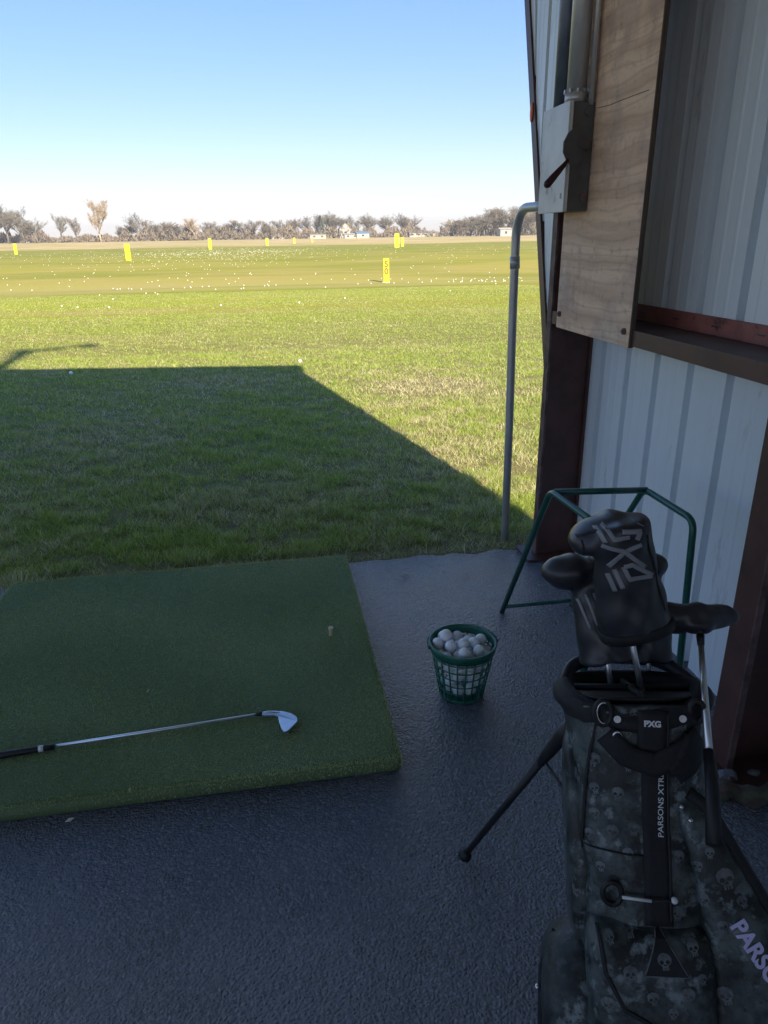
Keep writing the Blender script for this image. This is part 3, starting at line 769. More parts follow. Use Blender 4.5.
def strip(mb, pts, w, m=0, proj=PB, th=.003, seg=14, wend=None):
    P = [Vector((*p, 0)) for p in pts]; path = []
    for i in range(len(P)-1):
        for k in range(seg): path.append(P[i].lerp(P[i+1], k/seg))
    path.append(P[-1]); N = len(path); rings = []
    for i, p in enumerate(path):
        t = (path[min(i+1, N-1)]-path[max(i-1, 0)]).normalized(); nn = Vector((-t.y, t.x, 0)); ww = w/2 if wend is None else (w+(wend-w)*i/N)/2
        ring = []
        for s in (-1, -.5, 0, .5, 1):
            c = p+nn*ww*s; h = proj(c.x, c.y)
            if h is None: break
            ring.append(h+Vector((0, -th, 0)))
        if len(ring) < 5: continue
        ring += [ring[4]+Vector((0, th+.004, 0)), ring[0]+Vector((0, th+.004, 0))]
        rings.append(ring)
    if len(rings) > 1: mb.loft(rings, m, True)

# front lower pocket
def pl_extra(mb):
    bv = BVHTree.FromPolygons([Vector(v) for v in mb.v], mb.f); pj = projector(bv); global PF; PF = pj
    for px, py, s, r in ((633,938,.012,.1), (632,978,.013,.15), (612,945,.009,.3), (690,1000,.012,-.3), (655,1003,.011,.2), (610,1010,.012,.3), (697,955,.011,.2), (625,1005,.009,-.2), (675,1018,.009,0), (610,975,.010,.4), (705,985,.009,.2)):
        x, z = BL(px, py, -.16); skull(mb, pj, x, z, s, r, 1)
yf = -.105
o_, _ = pillow(smooth_outline(outline_px([(588,924), (602,921), (640,923), (690,928), (716,933), (722,1000), (722,1100), (705,1170), (610,1170), (592,1100), (588,1000)], -.12), 1), yf, .045, M_camo,
               'front_pocket', mats=[M_camo, M_skull], extra=pl_extra, e=5)
mb = MB(); strip(mb, [BL(588,926,-.13), BL(640,926,-.13), BL(715,936,-.13)], .007, 0, PF, .002); mb.build('zip', M_nyl, o_)
mb = MB(); strip(mb, [BL(599,930,-.15), BL(606,975,-.15), BL(625,1010,-.15), (BL(660,1030,-.15))], .006, 0, PF, .002); mb.build('piping', M_nyl, o_)
# triangle patch with a skull
mb = MB(); A, Bq, Cq = BL(661,932,-.15), BL(645,976,-.15), BL(689,978,-.15)
def tri(mb, A, B, C, m, off, n=12, pj=None):
    pj = pj or PF; vs = []; idx = {}
    for i in range(n+1):
        for j in range(n+1-i):
            u, v = i/n, j/n; x = A[0]*(1-u-v)+B[0]*u+C[0]*v; z = A[1]*(1-u-v)+B[1]*u+C[1]*v; p = pj(x, z) or Vector((x, -.15, z)); idx[i, j] = len(vs); vs.append(p+Vector((0, -off, 0)))
    fs = []
    for i in range(n):
        for j in range(n-i):
            fs.append((idx[i, j], idx[i+1, j], idx[i, j+1]))
            if j < n-i-1: fs.append((idx[i+1, j], idx[i+1, j+1], idx[i, j+1]))
    mb.add(vs, fs, m)
tri(mb, A, Bq, Cq, 0, .0008)
cx, cz = (A[0]+Bq[0]+Cq[0])/3, (A[1]+Bq[1]+Cq[1])/3
skull(mb, lambda x, z: (PF(x, z) or Vector((x, -.15, z)))+Vector((0, -.0018, 0)), cx, cz-.001, .0125, .1, 1, 26)
pp = [A, Bq, Cq]
for i in range(3): strip(mb, [pp[i], pp[(i+1) % 3]], .0013, 1, PF, .002, 10)
mb.build('triangle_patch', [M_nyl, M_skull], o_)

# left side pocket and side panel
def ylow(px): return -.02
ol = smooth_outline([(-.190, .02), (-.187, .20), (-.182, .30), (-.165, .345), (-.10, .35), (-.09, .2), (-.09, .02)], 2)
def sidepillow(outl, xb, thick, name, mats, y0, y1):
    # outline in (y,z), inflated towards -x
    n = len(outl); cy = sum(p[0] for p in outl)/n; cz = sum(p[1] for p in outl)/n
    R_ = [[(xb+.03, y, z) for y, z in outl], [(xb, y, z) for y, z in outl]]
    for k in range(1, 10):
        s = 1-k/9.5; h = thick*(1-s**4)**.5; R_.append([(xb-h, cy+(y-cy)*s, cz+(z-cz)*s) for y, z in outl])
    mb = MB(); mb.loft([list(reversed(r)) for r in R_], 0, True); return mb.build(name, mats, bag)
ol = smooth_outline([(-.11, .03), (.09, .03), (.09, .42), (.03, .47), (-.07, .455), (-.11, .38)], 2)
sp_ = sidepillow(ol, -.122, .060, 'side_pocket', [M_camo], 0, 0)
mb = MB(); pts = [(-.176, -.03, .05), (-.184, -.03, .15), (-.184, -.025, .28), (-.178, -.02, .39), (-.152, -.01, .448)]
mb.tube(pts, .006, 8); mb.build('zip', M_nyl, sp_)
mb = MB(); mb.ball((-.187, -.03, .36), .005); mb.build('zip_pull', M_chrome, sp_)
ol = smooth_outline([(-.07, .42), (.06, .40), (.08, .60), (.06, .78), (-.03, .80), (-.07, .70)], 2)
s2 = sidepillow(ol, -.117, .010, 'side_panel', [M_camo], 0, 0)
# seams on the body
mb = MB(); strip(mb, [BL(600,700), BL(588,780), BL(584,850), BL(585,925)], .0035); mb.build('seam', M_nyl, bag)
mb = MB(); strip(mb, [BL(585,850), BL(640,856), BL(655,857)], .002); mb.build('seam', M_nyl, bag)

# right-hand pocket flap with lettering
def fl_extra(mb):
    bv = BVHTree.FromPolygons([Vector(v) for v in mb.v], mb.f); global PR; PR = projector(bv)
    for px, py, s, r in ((728,882,.017,.25), (697,840,.010,.3), (712,856,.009,0), (706,905,.012,.3), (725,930,.010,.3), (716,960,.012,0), (728,1000,.014,.3), (745,905,.010,.5), (700,870,.009,.1)):
        x, z = BL(px, py, -.14); skull(mb, PR, x, z, s, r, 1)
fo, _ = pillow(smooth_outline(outline_px([(672,800), (690,795), (712,812), (745,868), (785,935), (812,1010), (815,1160), (720,1160), (712,1000), (700,900)], -.12), 1), -.10, .030, M_camo,
               'right_pocket', mats=[M_camo, M_skull], extra=fl_extra, e=4, back=.08)
edge = outline_px([(690,795), (712,812), (745,868), (785,935), (812,1010)], -.12)
mb = MB(); mb.tube([(x, -.105, z) for x, z in edge], .011, 10); mb.build('piping', M_nyl, fo)
def text_on(mb, txt, c, direc, height, proj, off=.0025, sx=1., m=0, bold=.01, shear=0):
    vs, fs = text_geo(txt, 1., shear, bold); hh = max(v.y for v in vs)-min(v.y for v in vs)
    k = height/hh; d = Vector(direc).normalized(); n_ = Vector((-d.y, d.x)); o = []
    for v in vs:
        x = c[0]+d.x*v.x*k*sx+n_.x*v.y*k; z = c[1]+d.y*v.x*k*sx+n_.y*v.y*k; h = proj(x, z)
        o.append((h if h is not None else Vector((x, -.12, z)))+Vector((0, -off, 0)))
    mb.add(o, fs, m)
a = Vector(BL(735,928,-.135)); b_ = Vector(BL(790,1010,-.135)); d_ = (b_-a)
mb = MB(); text_on(mb, 'PARSONS', tuple((a+b_)/2+Vector((0.004,0.004))), d_, .027, PR, .002, sx=.95, bold=.035); mb.build('lettering', M_lav, fo)
mb = MB(); 
for px, py in ((683,809), (691,821)):
    x, z = BL(px, py, -.125); h = PR(x, z) or Vector((x, -.12, z)); mb.ball(h, .0045)
mb.build('snap_button', M_chrome, fo)

# centre strap with lettering
mb = MB(); strip(mb, [BL(652,712), BL(656,800), BL(659,925)], .043, 0, PB, .004, 18)
cs = mb.build('centre_strap', M_nyl, bag)
a = Vector(BL(661,840)); b_ = Vector(BL(661,732)); mb = MB()
text_on(mb, 'PARSONS XTREME GOLF', tuple((a+b_)/2), b_-a, .0085, PB, .0056, sx=(b_-a).length/.0085/16.2*1.0)
mb.build('lettering', M_white, cs)
mb = MB(); strip(mb, [BL(667,712), BL(668,800), BL(671,925)], .0035, 0, PB, .007, 18); mb.build('webbing', M_black, cs)
# logo patch
mb = MB(); strip(mb, [BL(651,700), BL(652,752)], .046, 0, PB, .007, 10); lp = mb.build('logo_patch', M_nyl, bag)
mb = MB(); text_on(mb, 'PXG', BL(651,723), (1, -.03), .0105, PB, .0095, sx=1.05, bold=.05); mb.build('emblem', M_white, lp)
# shoulder strap crossing, bunched
mb = MB(); strip(mb, [BL(606,735), BL(625,755), BL(655,765), BL(690,748), BL(704,738)], .036, 0, PB, .011, 8); mb.build('shoulder_strap', M_nyl, bag)
mb = MB(); strip(mb, [BL(700,742), BL(686,765), BL(674,775)], .052, 0, PB, .013, 8, wend=.03); mb.build('strap_pad', M_nyl, bag)
# rings and hardware
def ring_at(px, py, r, name, m, tilt=0, tr=.0022, sq=.65):
    x, z = BL(px, py); h = PB(x, z); mb = MB()
    mb.tube([(h.x+r*sq*math.cos(t), h.y-.006-.004*math.sin(t), h.z+r*math.sin(t)) for t in np.linspace(0, 2*math.pi, 20, endpoint=False)], tr, 8, closed=True)
    return mb.build(name, m, bag)
ring_at(603,713,.021,'buckle_ring',M_black,tr=.0042); ring_at(604,713,.018,'d_ring',M_chrome)
ring_at(699,713,.018,'buckle_ring',M_black,tr=.005); ring_at(617,738,.011,'d_ring',M_chrome); ring_at(612,893,.019,'buckle_ring',M_black,tr=.0045,sq=.8)
for px, py in ((617,719), (683,719)):
    x, z = BL(px, py); h = PB(x, z); mb = MB(); mb.tube([h+Vector((0, .002, 0)), h+Vector((0, -.004, 0))], .006, 14); mb.tube([h+Vector((0, -.004, 0)), h+Vector((0, -.0055, 0))], .0032, 6); mb.build('screw', M_chrome, bag)
mb = MB(); q0 = PB(*BL(621,894)); q1 = PB(*BL(650,898)); q2 = PB(*BL(673,898)); of = Vector((0, -.012, 0))
mb.tube([q0+of, q1+of], .0026, 8); mb.build('toggle', M_white, bag)
mb = MB(); mb.ball(q2+of, .0055); mb.build('cord_end', M_white, bag)
mb = MB(); mb.tube([q1+of, q2+of], .0018, 8); mb.build('cord', M_black, bag)

# collar, throat, dividers, grab handle
mb = MB(); pts = []; rr2 = []
for t in np.linspace(0, 2*math.pi, 40, endpoint=False):
    s = math.sin(t); pts.append((.119*math.cos(t), .110*s, .862+.012*s-.024*max(0, -s)**2)); rr2.append(.017+.004*abs(math.cos(t)))
mb.tube(pts, rr2, 12, closed=True); mb.build('collar', M_nyl, bag)
# padded front lip just below the collar
mb = MB(); rg = []
for zz, k in ((.832, 1.02), (.840, 1.05), (.852, 1.06), (.868, 1.03)):
    rg.append([(x*k, y*k, zz-.012*max(0, -y/.11)*(1 if abs(x) < .1 else .6)) for x, y in supere(.121, .115, 2.6, 48)])
mb.loft(rg, 0, True, False, False); mb.build('collar_band', M_nyl, bag)
mb = MB(); mb.loft([[(x, y, z) for x, y in supere(a, b, 2.4, 40)] for a, b, z in ((.108, .098, .867), (.105, .095, .858))]); mb.build('throat', M_black, bag)
mb = MB(); mb.tube([(-.1, 0, .872), (.1, 0, .872)], .006, 8); mb.tube([(0, -.095, .872), (0, .1, .872)], .006, 8); mb.build('divider', M_nyl, bag)
mb = MB(); mb.tube(rounded([(-.118, .03, .865), (-.10, .075, .905), (-.02, .115, .918), (.08, .10, .912), (.128, .05, .865)], .03), .0145, 12, flat=.7)
hnd = mb.build('grab_handle', M_coverl, bag)
# small white label inside the throat
# stand legs
def leg(hinge, footw, name='leg'):
    h = Vector(hinge); f = BI @ Vector(footw); d = (f-h)
    mb = MB(); mb.tube([h+d*.22, f], [.0088, .0078], 12); l = mb.build(name, M_black, bag)
    mb = MB(); mb.tube([h, h+d*.08, h+d*.17, h+d*.25], [.013, .016, .014, .0105], 10, flat=.8); mb.build('hinge_sleeve', M_black, l)
    mb = MB(); mb.tube([f-d*.03, f-d*.008, f+d*.001], [.009, .015, .019], 12); mb.build('rubber_foot', M_black, l)
    mb = MB(); e_ = h+d*.22; mb.tube([e_, Vector((h.x*.95, h.y-.02, h.z-.17))], .003, 6); mb.build('strut', M_black, l)
leg((-.095, .10, .79), (.424, 1.39, .012)); leg((.095, .10, .79), (.985, 1.20, .012))

# ------------------------------------------------------------------ clubs standing in the bag
def frame(px0, py0, D0, px1, py1, D1):
    a = dep(px0, py0, D0); b = dep(px1, py1, D1); Zc = (b-a).normalized(); Xc = (rt-Zc*rt.dot(Zc)).normalized(); Yc = Zc.cross(Xc)
    return Matrix(((Xc.x, Yc.x, Zc.x, a.x), (Xc.y, Yc.y, Zc.y, a.y), (Xc.z, Yc.z, Zc.z, a.z), (0, 0, 0, 1))), (b-a).length
def club(name, fr, label, sleeve, blobs, shaft, cat='golf club', voxel=.004, shaft_m=None, m=None):
    M_, Lc = fr; t = empty(name, (0,0,0), label, cat, mat=M_)
    mb = MB(); rg = []
    for z, a, b, cx in sleeve: rg.append([(cx+x, y, z) for x, y in supere(a, b, 2.3, 32)])
    mb.loft(rg, 0, True)
    for c, s, rx in blobs: mb.ball(c, 1., 0, 28, 18, M=Matrix.Rotation(R(rx[1]), 3, 'Y') @ Matrix.Rotation(R(rx[0]), 3, 'X'), sc=s)
    o = mb.build('head_cover', m or M_cover, t)
    rm = o.modifiers.new('r', 'REMESH'); rm.mode = 'VOXEL'; rm.voxel_size = voxel; rm.use_smooth_shade = True
    sm = o.modifiers.new('s', 'SMOOTH'); sm.factor = .5; sm.iterations = 12
    applied(o)
    if not o.data.materials: o.data.materials.append(m or M_cover)
    for v in o.data.vertices:      # soft folds
        p_ = v.co; v.co = p_ + v.normal*(.0016*math.sin(p_.z*95+p_.x*40+2*math.sin(p_.x*60))+.0012*math.sin(p_.x*120-p_.z*70+p_.y*50))
    o.data.update()
    for p in o.data.polygons: p.use_smooth = True
    mb = MB(); mb.tube([Vector(p) for p in shaft], [.0048]*(len(shaft)-1)+[.0062], 12); mb.build('shaft', shaft_m or M_shaft, t)
    return t, o
# driver cover, nearest and tallest
Mi, Lc = frame(636, 628, 1.262, 617, 536, 1.215)
t1, c1 = club('driver', (Mi, Lc), 'tallest club in the bag under a black cover with large grey lettering',
     [(-.004, .064, .048, 0), (.03, .062, .050, -.001), (.08, .056, .047, 0), (.13, .051, .044, .003), (.17, .050, .046, .007), (.197, .048, .046, .009), (.206, .042, .038, .009)],
     [((-.020, .028, .186), (.060, .052, .025), (0, -8)), ((-.036, .022, .176), (.040, .044, .024), (0, -4))],
     [(-.012, -.005, .10), (-.015, -.005, -.25)])
def front_bvh(o):
    bv = bvh_of(o.data)
    def p(x, z):
        h = bv.ray_cast(Vector((x, -1, z)), Vector((0, 1, 0)))
        return None if h[0] is None else Vector((h[0].x, h[0].y-.0012, h[0].z))
    return p
MiI = Mi.inverted(); e1 = MiI @ EYE
def CL(px, py, yl=-.045):
    d = MiI.to_3x3() @ ray(px, py); t = (yl-e1.y)/d.y; p = e1+d*t; return (p.x, p.z)
PC = front_bvh(c1)
def zc(x, y): return CL(560+x*.2708, 500+y*.2708)
mb = MB()
for path in ([(154,116),(174,165)], [(184,116),(202,150),(258,138)], [(232,120),(298,116),(284,146)],
             [(163,178),(236,190),(318,250)], [(187,255),(234,196),(302,165)],
             [(184,282),(208,342)], [(206,262),(232,326)], [(236,250),(258,294),(346,282)], [(240,250),(266,238),(346,282)]):
    strip(mb, [zc(*p) for p in path], .0074, 0, PC, .0006, 10)
mb.build('lettering', M_logo, c1)
# stitched seam near the top
mb = MB(); strip(mb, [CL(582,545), CL(600,527), CL(625,520), CL(645,527)], .0012, 0, PC, .0006, 12); mb.build('stitching', M_logo, c1)
for pts_ in ([CL(588,548), CL(592,575), CL(596,600), CL(602,622)], [CL(648,536), CL(655,560), CL(662,590), CL(667,612)], [CL(583,548), CL(600,538), CL(620,520), CL(640,520)]):
    mb = MB(); strip(mb, pts_, .0022, 0, PC, .0009, 8); mb.build('seam', M_nyl, c1)
mb = MB(); mb.loft([[(x, y, z) for x, y in supere(a, b, 2.3, 40)] for a, b, z in ((.060,.044,-.007), (.0655,.0495,-.006), (.066,.050,.010), (.064,.048,.013))]); mb.build('cuff', M_nyl, c1)
# fairway wood, behind to the left
Mi2, _ = frame(606, 655, 1.34, 592, 572, 1.34)
t2, c2 = club('fairway_wood', (Mi2, 0), 'covered club lowest at the left of the bag, its rounded head pointing left', 
     [(-.01, .050, .045, 0), (.05, .048, .043, 0), (.11, .045, .04, 0), (.15, .040, .036, 0)],
     [((-.040, .0, .165), (.054, .045, .036), (0, 14)), ((-.005, .0, .155), (.045, .042, .034), (0, 4))],
     [(0, 0, .1), (0, 0, -.16)])
PC2 = front_bvh(c2); mb = MB()
for a in ((-.030, .02), (-.016, .02), (-.002, .02)): strip(mb, [(a[0], .06), (a[0]-.012, .125)], .004, 0, PC2, .0006, 8)
mb.build('lettering', M_logo, c2)
# hybrid hidden behind the driver
Mi3, _ = frame(648, 655, 1.40, 643, 575, 1.40)
t3, c3 = club('hybrid_club', (Mi3, 0), 'covered club mostly hidden behind the tallest one, rounded tip showing at its right',
     [(-.01, .046, .042, 0), (.06, .044, .04, 0), (.12, .038, .036, 0)],
     [((.010, 0, .172), (.040, .036, .028), (0, -8)), ((.0, .0, .145), (.036, .034, .03), (0, 0))],
     [(0, 0, .1), (0, 0, -.16)])
# club hanging out at the right, cover tapering to the right
a4 = dep(707, 752, 1.16); 
Mi4, L4 = frame(709, 752, 1.13, 700, 632, 1.30)
t4, c4 = club('covered_iron', (Mi4, L4), 'club at the right with silver shaft and long black cover pointing right',
     [(L4+.002, .018, .012, -.004), (L4+.012, .032, .018, -.008), (L4+.028, .038, .02, -.012)],
     [((-.044, .01, L4+.030), (.052, .034, .027), (0, -8)), ((.004, .0, L4+.036), (.062, .030, .025), (0, -14)), ((.046, .0, L4+.050), (.028, .024, .0165), (0, -10))],
     [(0, 0, L4), (0, 0, 0)], voxel=.003)
PC4 = front_bvh(c4); mb = MB(); strip(mb, [(-.06, L4+.052), (-.01, L4+.060), (.04, L4+.064)], .0015, 0, PC4, .0006, 8); mb.build('stitching', M_logo, c4)
mb = MB(); mb.tube([(0, 0, .002), (.001, 0, -.06), (.004, .02, -.14)], [.0085, .0105, .012], 12); mb.build('grip', M_black, t4)
mb = MB(); mb.tube([(0, 0, L4-.008), (0, 0, L4-.03)], [.0075, .006], 12); mb.build('ferrule', M_black, t4)

# ------------------------------------------------------------------ debris by the column and litter on the floor
lp0 = gnd(716, 800); lp1 = gnd(800, 800)
mb = MB(); pts = []; rs = []
for i in range(15):
    t = i/14; p = lp0.lerp(lp1, t); pts.append((p.x, p.y+.012*math.sin(t*9), .022+.008*math.sin(t*14))); rs.append(.020+.010*math.sin(t*3)+.006*math.sin(t*21))
mb.tube([Vector(p)-Vector(pts[0]) for p in pts], rs, 14)
for k, v in enumerate(mb.v): mb.v[k] = (v[0]+random.uniform(-.003,.003), v[1]+random.uniform(-.003,.003), v[2]+random.uniform(-.003,.003))
o = mb.build('wood_piece', M_log); o.location = pts[0]; tag(o, 'weathered piece of wood at the foot of the brown column', 'wood')
def chunk(px, py, s, h, m, name, label, cat, seed):
    q = random.Random(seed); p = gnd(px, py); mb = MB(); n = 9
    prof2 = [(s*q.uniform(.7, 1.15)*math.cos(2*math.pi*k/n), s*q.uniform(.5, .9)*math.sin(2*math.pi*k/n)) for k in range(n)]
    mb.loft([[(x, y, 0) for x, y in prof2], [(x*.95, y*.95, h*q.uniform(.5, .9)) for x, y in prof2], [(x*.6+.003, y*.6, h*q.uniform(.9, 1.1)) for x, y in prof2]], 0, False)
    o = mb.build(name, m); o.location = (p.x, p.y, .0); return tag(o, label, cat)
chunk(727, 780, .035, .03, M_conc, 'concrete_chunk', 'grey broken concrete chunk between the wood piece and the column base', 'rubble', 1)
chunk(752, 776, .022, .02, M_conc, 'concrete_chunk', 'small grey rubble lump right of the larger chunk at the column base', 'rubble', 2)
def bit(px, py, s, m, label, cat, name, z=0., group=None):
    q = random.Random(px*7+py); p = gnd(px, py, z); a = q.uniform(0, 3.14); mb = MB()
    v = [(s*math.cos(a), s*math.sin(a), .003), (s*.3*math.cos(a+1.6), s*.3*math.sin(a+1.6), .006), (-s*math.cos(a), -s*math.sin(a), .002), (s*.35*math.cos(a-1.6), s*.35*math.sin(a-1.6), .001)]
    mb.loft([v, [(x, y, zz+.0015) for x, y, zz in v]], 0, False); o = mb.build(name, m); o.location = (p.x, p.y, z+.001); return tag(o, label, cat, group)
bit(568, 664, .014, M_bit, 'white paint chip on the floor beside the bag', 'litter', 'paint_chip')
bit(405, 574, .016, M_bit, 'white scrap on the floor right of the mat corner', 'litter', 'paper_scrap')
bit(443, 572, .012, M_bit, 'pale scuffed chip on the floor near the grass, left of the rack', 'litter', 'paint_chip')
bit(466, 574, .008, M_leaf, 'dark crumb on the floor near the grass edge', 'litter', 'leaf_fragment')
bit(539, 586, .008, M_bit, 'tiny white chip on the floor inside the legs of the green rack', 'litter', 'paint_chip')
bit(373, 648, .010, M_leaf, 'small brown fragment on the floor at the right edge of the mat', 'litter', 'leaf_fragment')
bit(420, 610, .008, M_bit, 'pale pebble on the floor between mat and basket', 'pebble', 'pebble')
bit(202, 828, .009, M_leaf, 'brown fragment on the floor in front of the mat', 'litter', 'leaf_fragment')
bit(148, 692, .009, M_tee, 'tiny pale straw scrap on the middle of the mat', 'litter', 'straw_scrap', .05)
bit(130, 791, .010, M_tee, 'straw scrap near the front edge of the mat', 'litter', 'straw_scrap', .05)
bit(266, 748, .009, M_tee, 'straw scrap on the mat just below the iron head', 'litter', 'straw_scrap', .05)
bit(352, 678, .008, M_tee, 'tiny straw scrap near the right edge of the mat', 'litter', 'straw_scrap', .05)
bit(70, 821, .013, M_bit, 'pale scrap at the front edge of the mat', 'litter', 'paper_scrap', .03)

mb = MB(); q = random.Random(21)
for i in range(900):
    if i < 520: x, y = q.uniform(-1.6, 1.25), 3.31-abs(q.gauss(0, .07))
    else: x, y = q.uniform(-1.4, 1.25), q.uniform(.9, 3.2)
    if y < 3.31 and -1.3 < x < .34 and y > 1.74: continue
    a = q.uniform(0, 6.28); l = q.uniform(.003, .012) if i >= 520 else q.uniform(.005, .022); w_ = q.uniform(.0007, .0018); c, s_ = math.cos(a), math.sin(a)
    mb.add([(x-s_*w_, y+c*w_, .003), (x+s_*w_, y-c*w_, .003), (x+c*l, y+s_*l, .003+q.uniform(0, .006))], [(0,1,2)], q.choice((0, 0, 1)))
tag(mb.build('grass_clippings', [M_straw, M_leaf]), 'dry straw and clippings strewn on the paved floor', 'clippings', kind='stuff')

# ------------------------------------------------------------------ golf balls out on the range
fb_me = (lambda m: m.mesh('range_ball', M_ballw))(MB().ball((0,0,0), 1., nu=10, nv=6))
def fball(x, y, r, label, group=None):
    o = bpy.data.objects.new('golf_ball', fb_me); o.scale = (r, r, r); o.location = (x, y, float(gz(x, y))+r*.8); link(o); tag(o, label, 'golf ball', group)
p = gnd(71, 373); fball(p.x, p.y, .024, 'white golf ball lying just inside the far edge of the shed shadow')
p = gnd(300, 361); fball(p.x, p.y, .024, 'white golf ball in sunlit grass next to the corner of the shed shadow')
pos = []
q = random.Random(4)
for px, py in ((78, 310), (300, 317), (60, 296), (108, 300), (220, 296), (345, 300), (450, 305)):
    s = slope(px, py); pos.append((s*q.uniform(20, 28), None)); yv = pos[-1][0]/s if abs(s) > 1e-3 else 24; pos[-1] = (s*yv, yv)
while len(pos) < 270:
    k = q.random(); yv = q.uniform(42, 50) if k < .35 else (q.uniform(28, 44) if k < .42 else q.uniform(50, 105))
    if k < .35 and q.random() < .6: px = q.uniform(380, 525)
    else: px = q.gauss(170, 90) if q.random() < .6 else q.uniform(-20, 540)
    pos.append((slope(px)*yv, yv))
for x, y in pos: fball(x, y, 0.025 if y < 35 else .029, 'small white golf ball scattered out on the open range', 'golf balls scattered on the range')
mb = MB()
for i in range(900):
    yv = q.uniform(75, 175); px = q.gauss(225, 55) if q.random() < .72 else q.uniform(-20, 540)
    if q.random() < .6: yv = q.gauss(125, 12)
    x = slope(px)*yv
    mb.ball((x, yv, float(gz(x, yv))+.03), .033, nu=5, nv=4)
tag(mb.build('distant_golf_balls', M_ballw), 'mass of tiny white golf balls far out on the range', 'golf balls', kind='stuff')

# ------------------------------------------------------------------ yellow yardage signs
def sign(px, dist, w, h, label, txt=None, top=None):
    x = slope(px, 255)*dist; y = dist; z = float(gz(x, y))
    t = empty('yardage_sign', (x, y, z-.05), label, 'distance sign', 'yellow yardage signs')
    mb = MB(); mb.box((-w/2, -.06, 0), (w/2, .06, h+.05)); mb.build('board', M_yel, t, .01)
    mb = MB(); mb.box((-w/2-.01, -.07, h+.051), (w/2+.01, .07, h+.08)); mb.build('cap', M_yel, t)
    if txt:
        for i, ch in enumerate(txt):
            vs, fs = text_geo(ch, h*.36, 0, .03); mb = MB(); zc_ = h*(.80-.30*i)
            mb.add([(v.x, -.064, v.y+zc_) for v in vs], fs); mb.build('digit', M_yeld, t)
sign(386, 46, .34, 1.40, 'nearest yellow yardage sign reading 50, standing alone in the dip', '50')
sign(128, 91, .58, 1.75, 'yellow yardage sign standing alone at the left of the range')
sign(397, 140, .85, 2.4, 'yellow yardage sign, left and larger of the close pair')
sign(402.5, 150, .55, 1.7, 'yellow yardage sign, right and smaller of the close pair')
sign(211, 150, .55, 2.0, 'yellow yardage sign above the thick scatter of balls')
sign(16.5, 140, .50, 1.7, 'yellow yardage sign farthest left on the range')
sign(268, 190, .55, 1.7, 'small distant yellow sign right of the ball scatter')
sign(295, 215, .5, 1.5, 'tiny distant yellow sign between the small one and the close pair')
sign(313, 230, .35, 1.3, 'tiniest distant yellow marker post nearest the close pair')

# ------------------------------------------------------------------ far treeline
def bare_tree(seed, h, spread, m, dens=1., columnar=False, tw=.10):
    q = random.Random(seed); tr = MB(); cr = MB()
    def sliver(a, b, w):
        d = (b-a); s = Vector((q.uniform(-1,1), q.uniform(-1,1), q.uniform(-.3,.3))).cross(d)
        if s.length < 1e-6: return
        s.normalize(); cr.add([a-s*w/2, a+s*w/2, b], [(0,1,2)])
    def br(p, d, l, r, lev):
        pts = [p]; c = p.copy(); dd = d.copy(); n = 3
        for i in range(n):
            dd = (dd+Vector((q.gauss(0,.16), q.gauss(0,.16), q.gauss(.05,.1)))).normalized(); c = c+dd*l/n; pts.append(c.copy())
        (tr if lev < 2 else cr).tube(pts, [r*(1-.5*i/n) for i in range(n+1)], 5 if lev < 2 else 3)
        if lev == 3:
            for i in range(int(15*dens)):
                a = pts[q.randint(0, n)]; v = (dd+Vector((q.gauss(0,.8), q.gauss(0,.8), q.gauss(.15,.6)))).normalized()
                sliver(a, a+v*l*q.uniform(.4, 1.0), tw*.72*q.uniform(.6, 1.3))
            return
        k = (5, 5, 4)[lev]
        for i in range(k+(2 if lev == 0 else 0)):
            t = q.uniform(.3, 1.0) if lev else q.uniform(.22, 1.0)
            f = t*n; j = min(int(f), n-1); a = pts[j].lerp(pts[j+1], f-j)
            az = q.uniform(0, 6.283); el = q.uniform(.25, 1.1) if not columnar else q.uniform(1.0, 1.4)
            if columnar: el = q.uniform(.75, 1.35)
            v = (Vector((math.cos(az)*math.cos(el)*spread, math.sin(az)*math.cos(el)*spread, math.sin(el)))*.8+dd*.5).normalized()
            br(a, v, l*q.uniform(.5, .72), r*.5, lev+1)
    br(Vector((0,0,-.3)), Vector((0,0,1)), h*.50, h*.022, 0)
    return tr, cr
protos = []
for i, (h, sp_2, m, dn, colm, tw) in enumerate(((14, 1.3, M_bark, 1.3, False, .10), (14, 1.0, M_bark, 1.2, False, .10), (16, .8, M_barkp, 2.2, True, .12),
                                          (13, 1.1, M_barkr, 1.5, False, .12), (12, .9, M_barkr, 1.4, False, .11), (13, 1.5, M_bark, 1.6, False, .11))):
    tr, cr = bare_tree(30+i, h, sp_2, m, dn, colm, tw)
    a = tr.mesh('trunk', M_bark if m is M_barkr else m); b = cr.mesh('crown', m); top = max(v[2] for v in cr.v); protos.append((a, b, top))
def ftree(px, hpx, dist, pi, label, group=None, wide=1.0):
    a, b, top = protos[pi]; x = slope(px)*dist; y = dist; z = float(gz(x, y))
    hh = hpx/F_PX*dist*.97; s = hh/top
    t = empty('bare_tree', (x, y, z), label, 'tree', group); t.scale = (s*wide, s*wide, s); t.rotation_euler.z = random.uniform(0, 6.28)
    link(bpy.data.objects.new('trunk', a), t); link(bpy.data.objects.new('crown', b), t)
ftree(-14, 36, 340, 5, 'broad bare oak at the left edge of the far treeline', wide=1.2)
ftree(8, 37, 335, 0, 'tall dark bare oak, first full one from the left edge', wide=1.2)
ftree(24, 33, 345, 1, 'bare oak with open limbs between the two leftmost full oaks', wide=1.1)
ftree(38, 24, 330, 5, 'lower rounded bare tree ending the dark clump at the left', wide=1.2)
ftree(61, 27, 350, 1, 'small thin bare tree standing alone left of the pale tall tree', wide=.9)
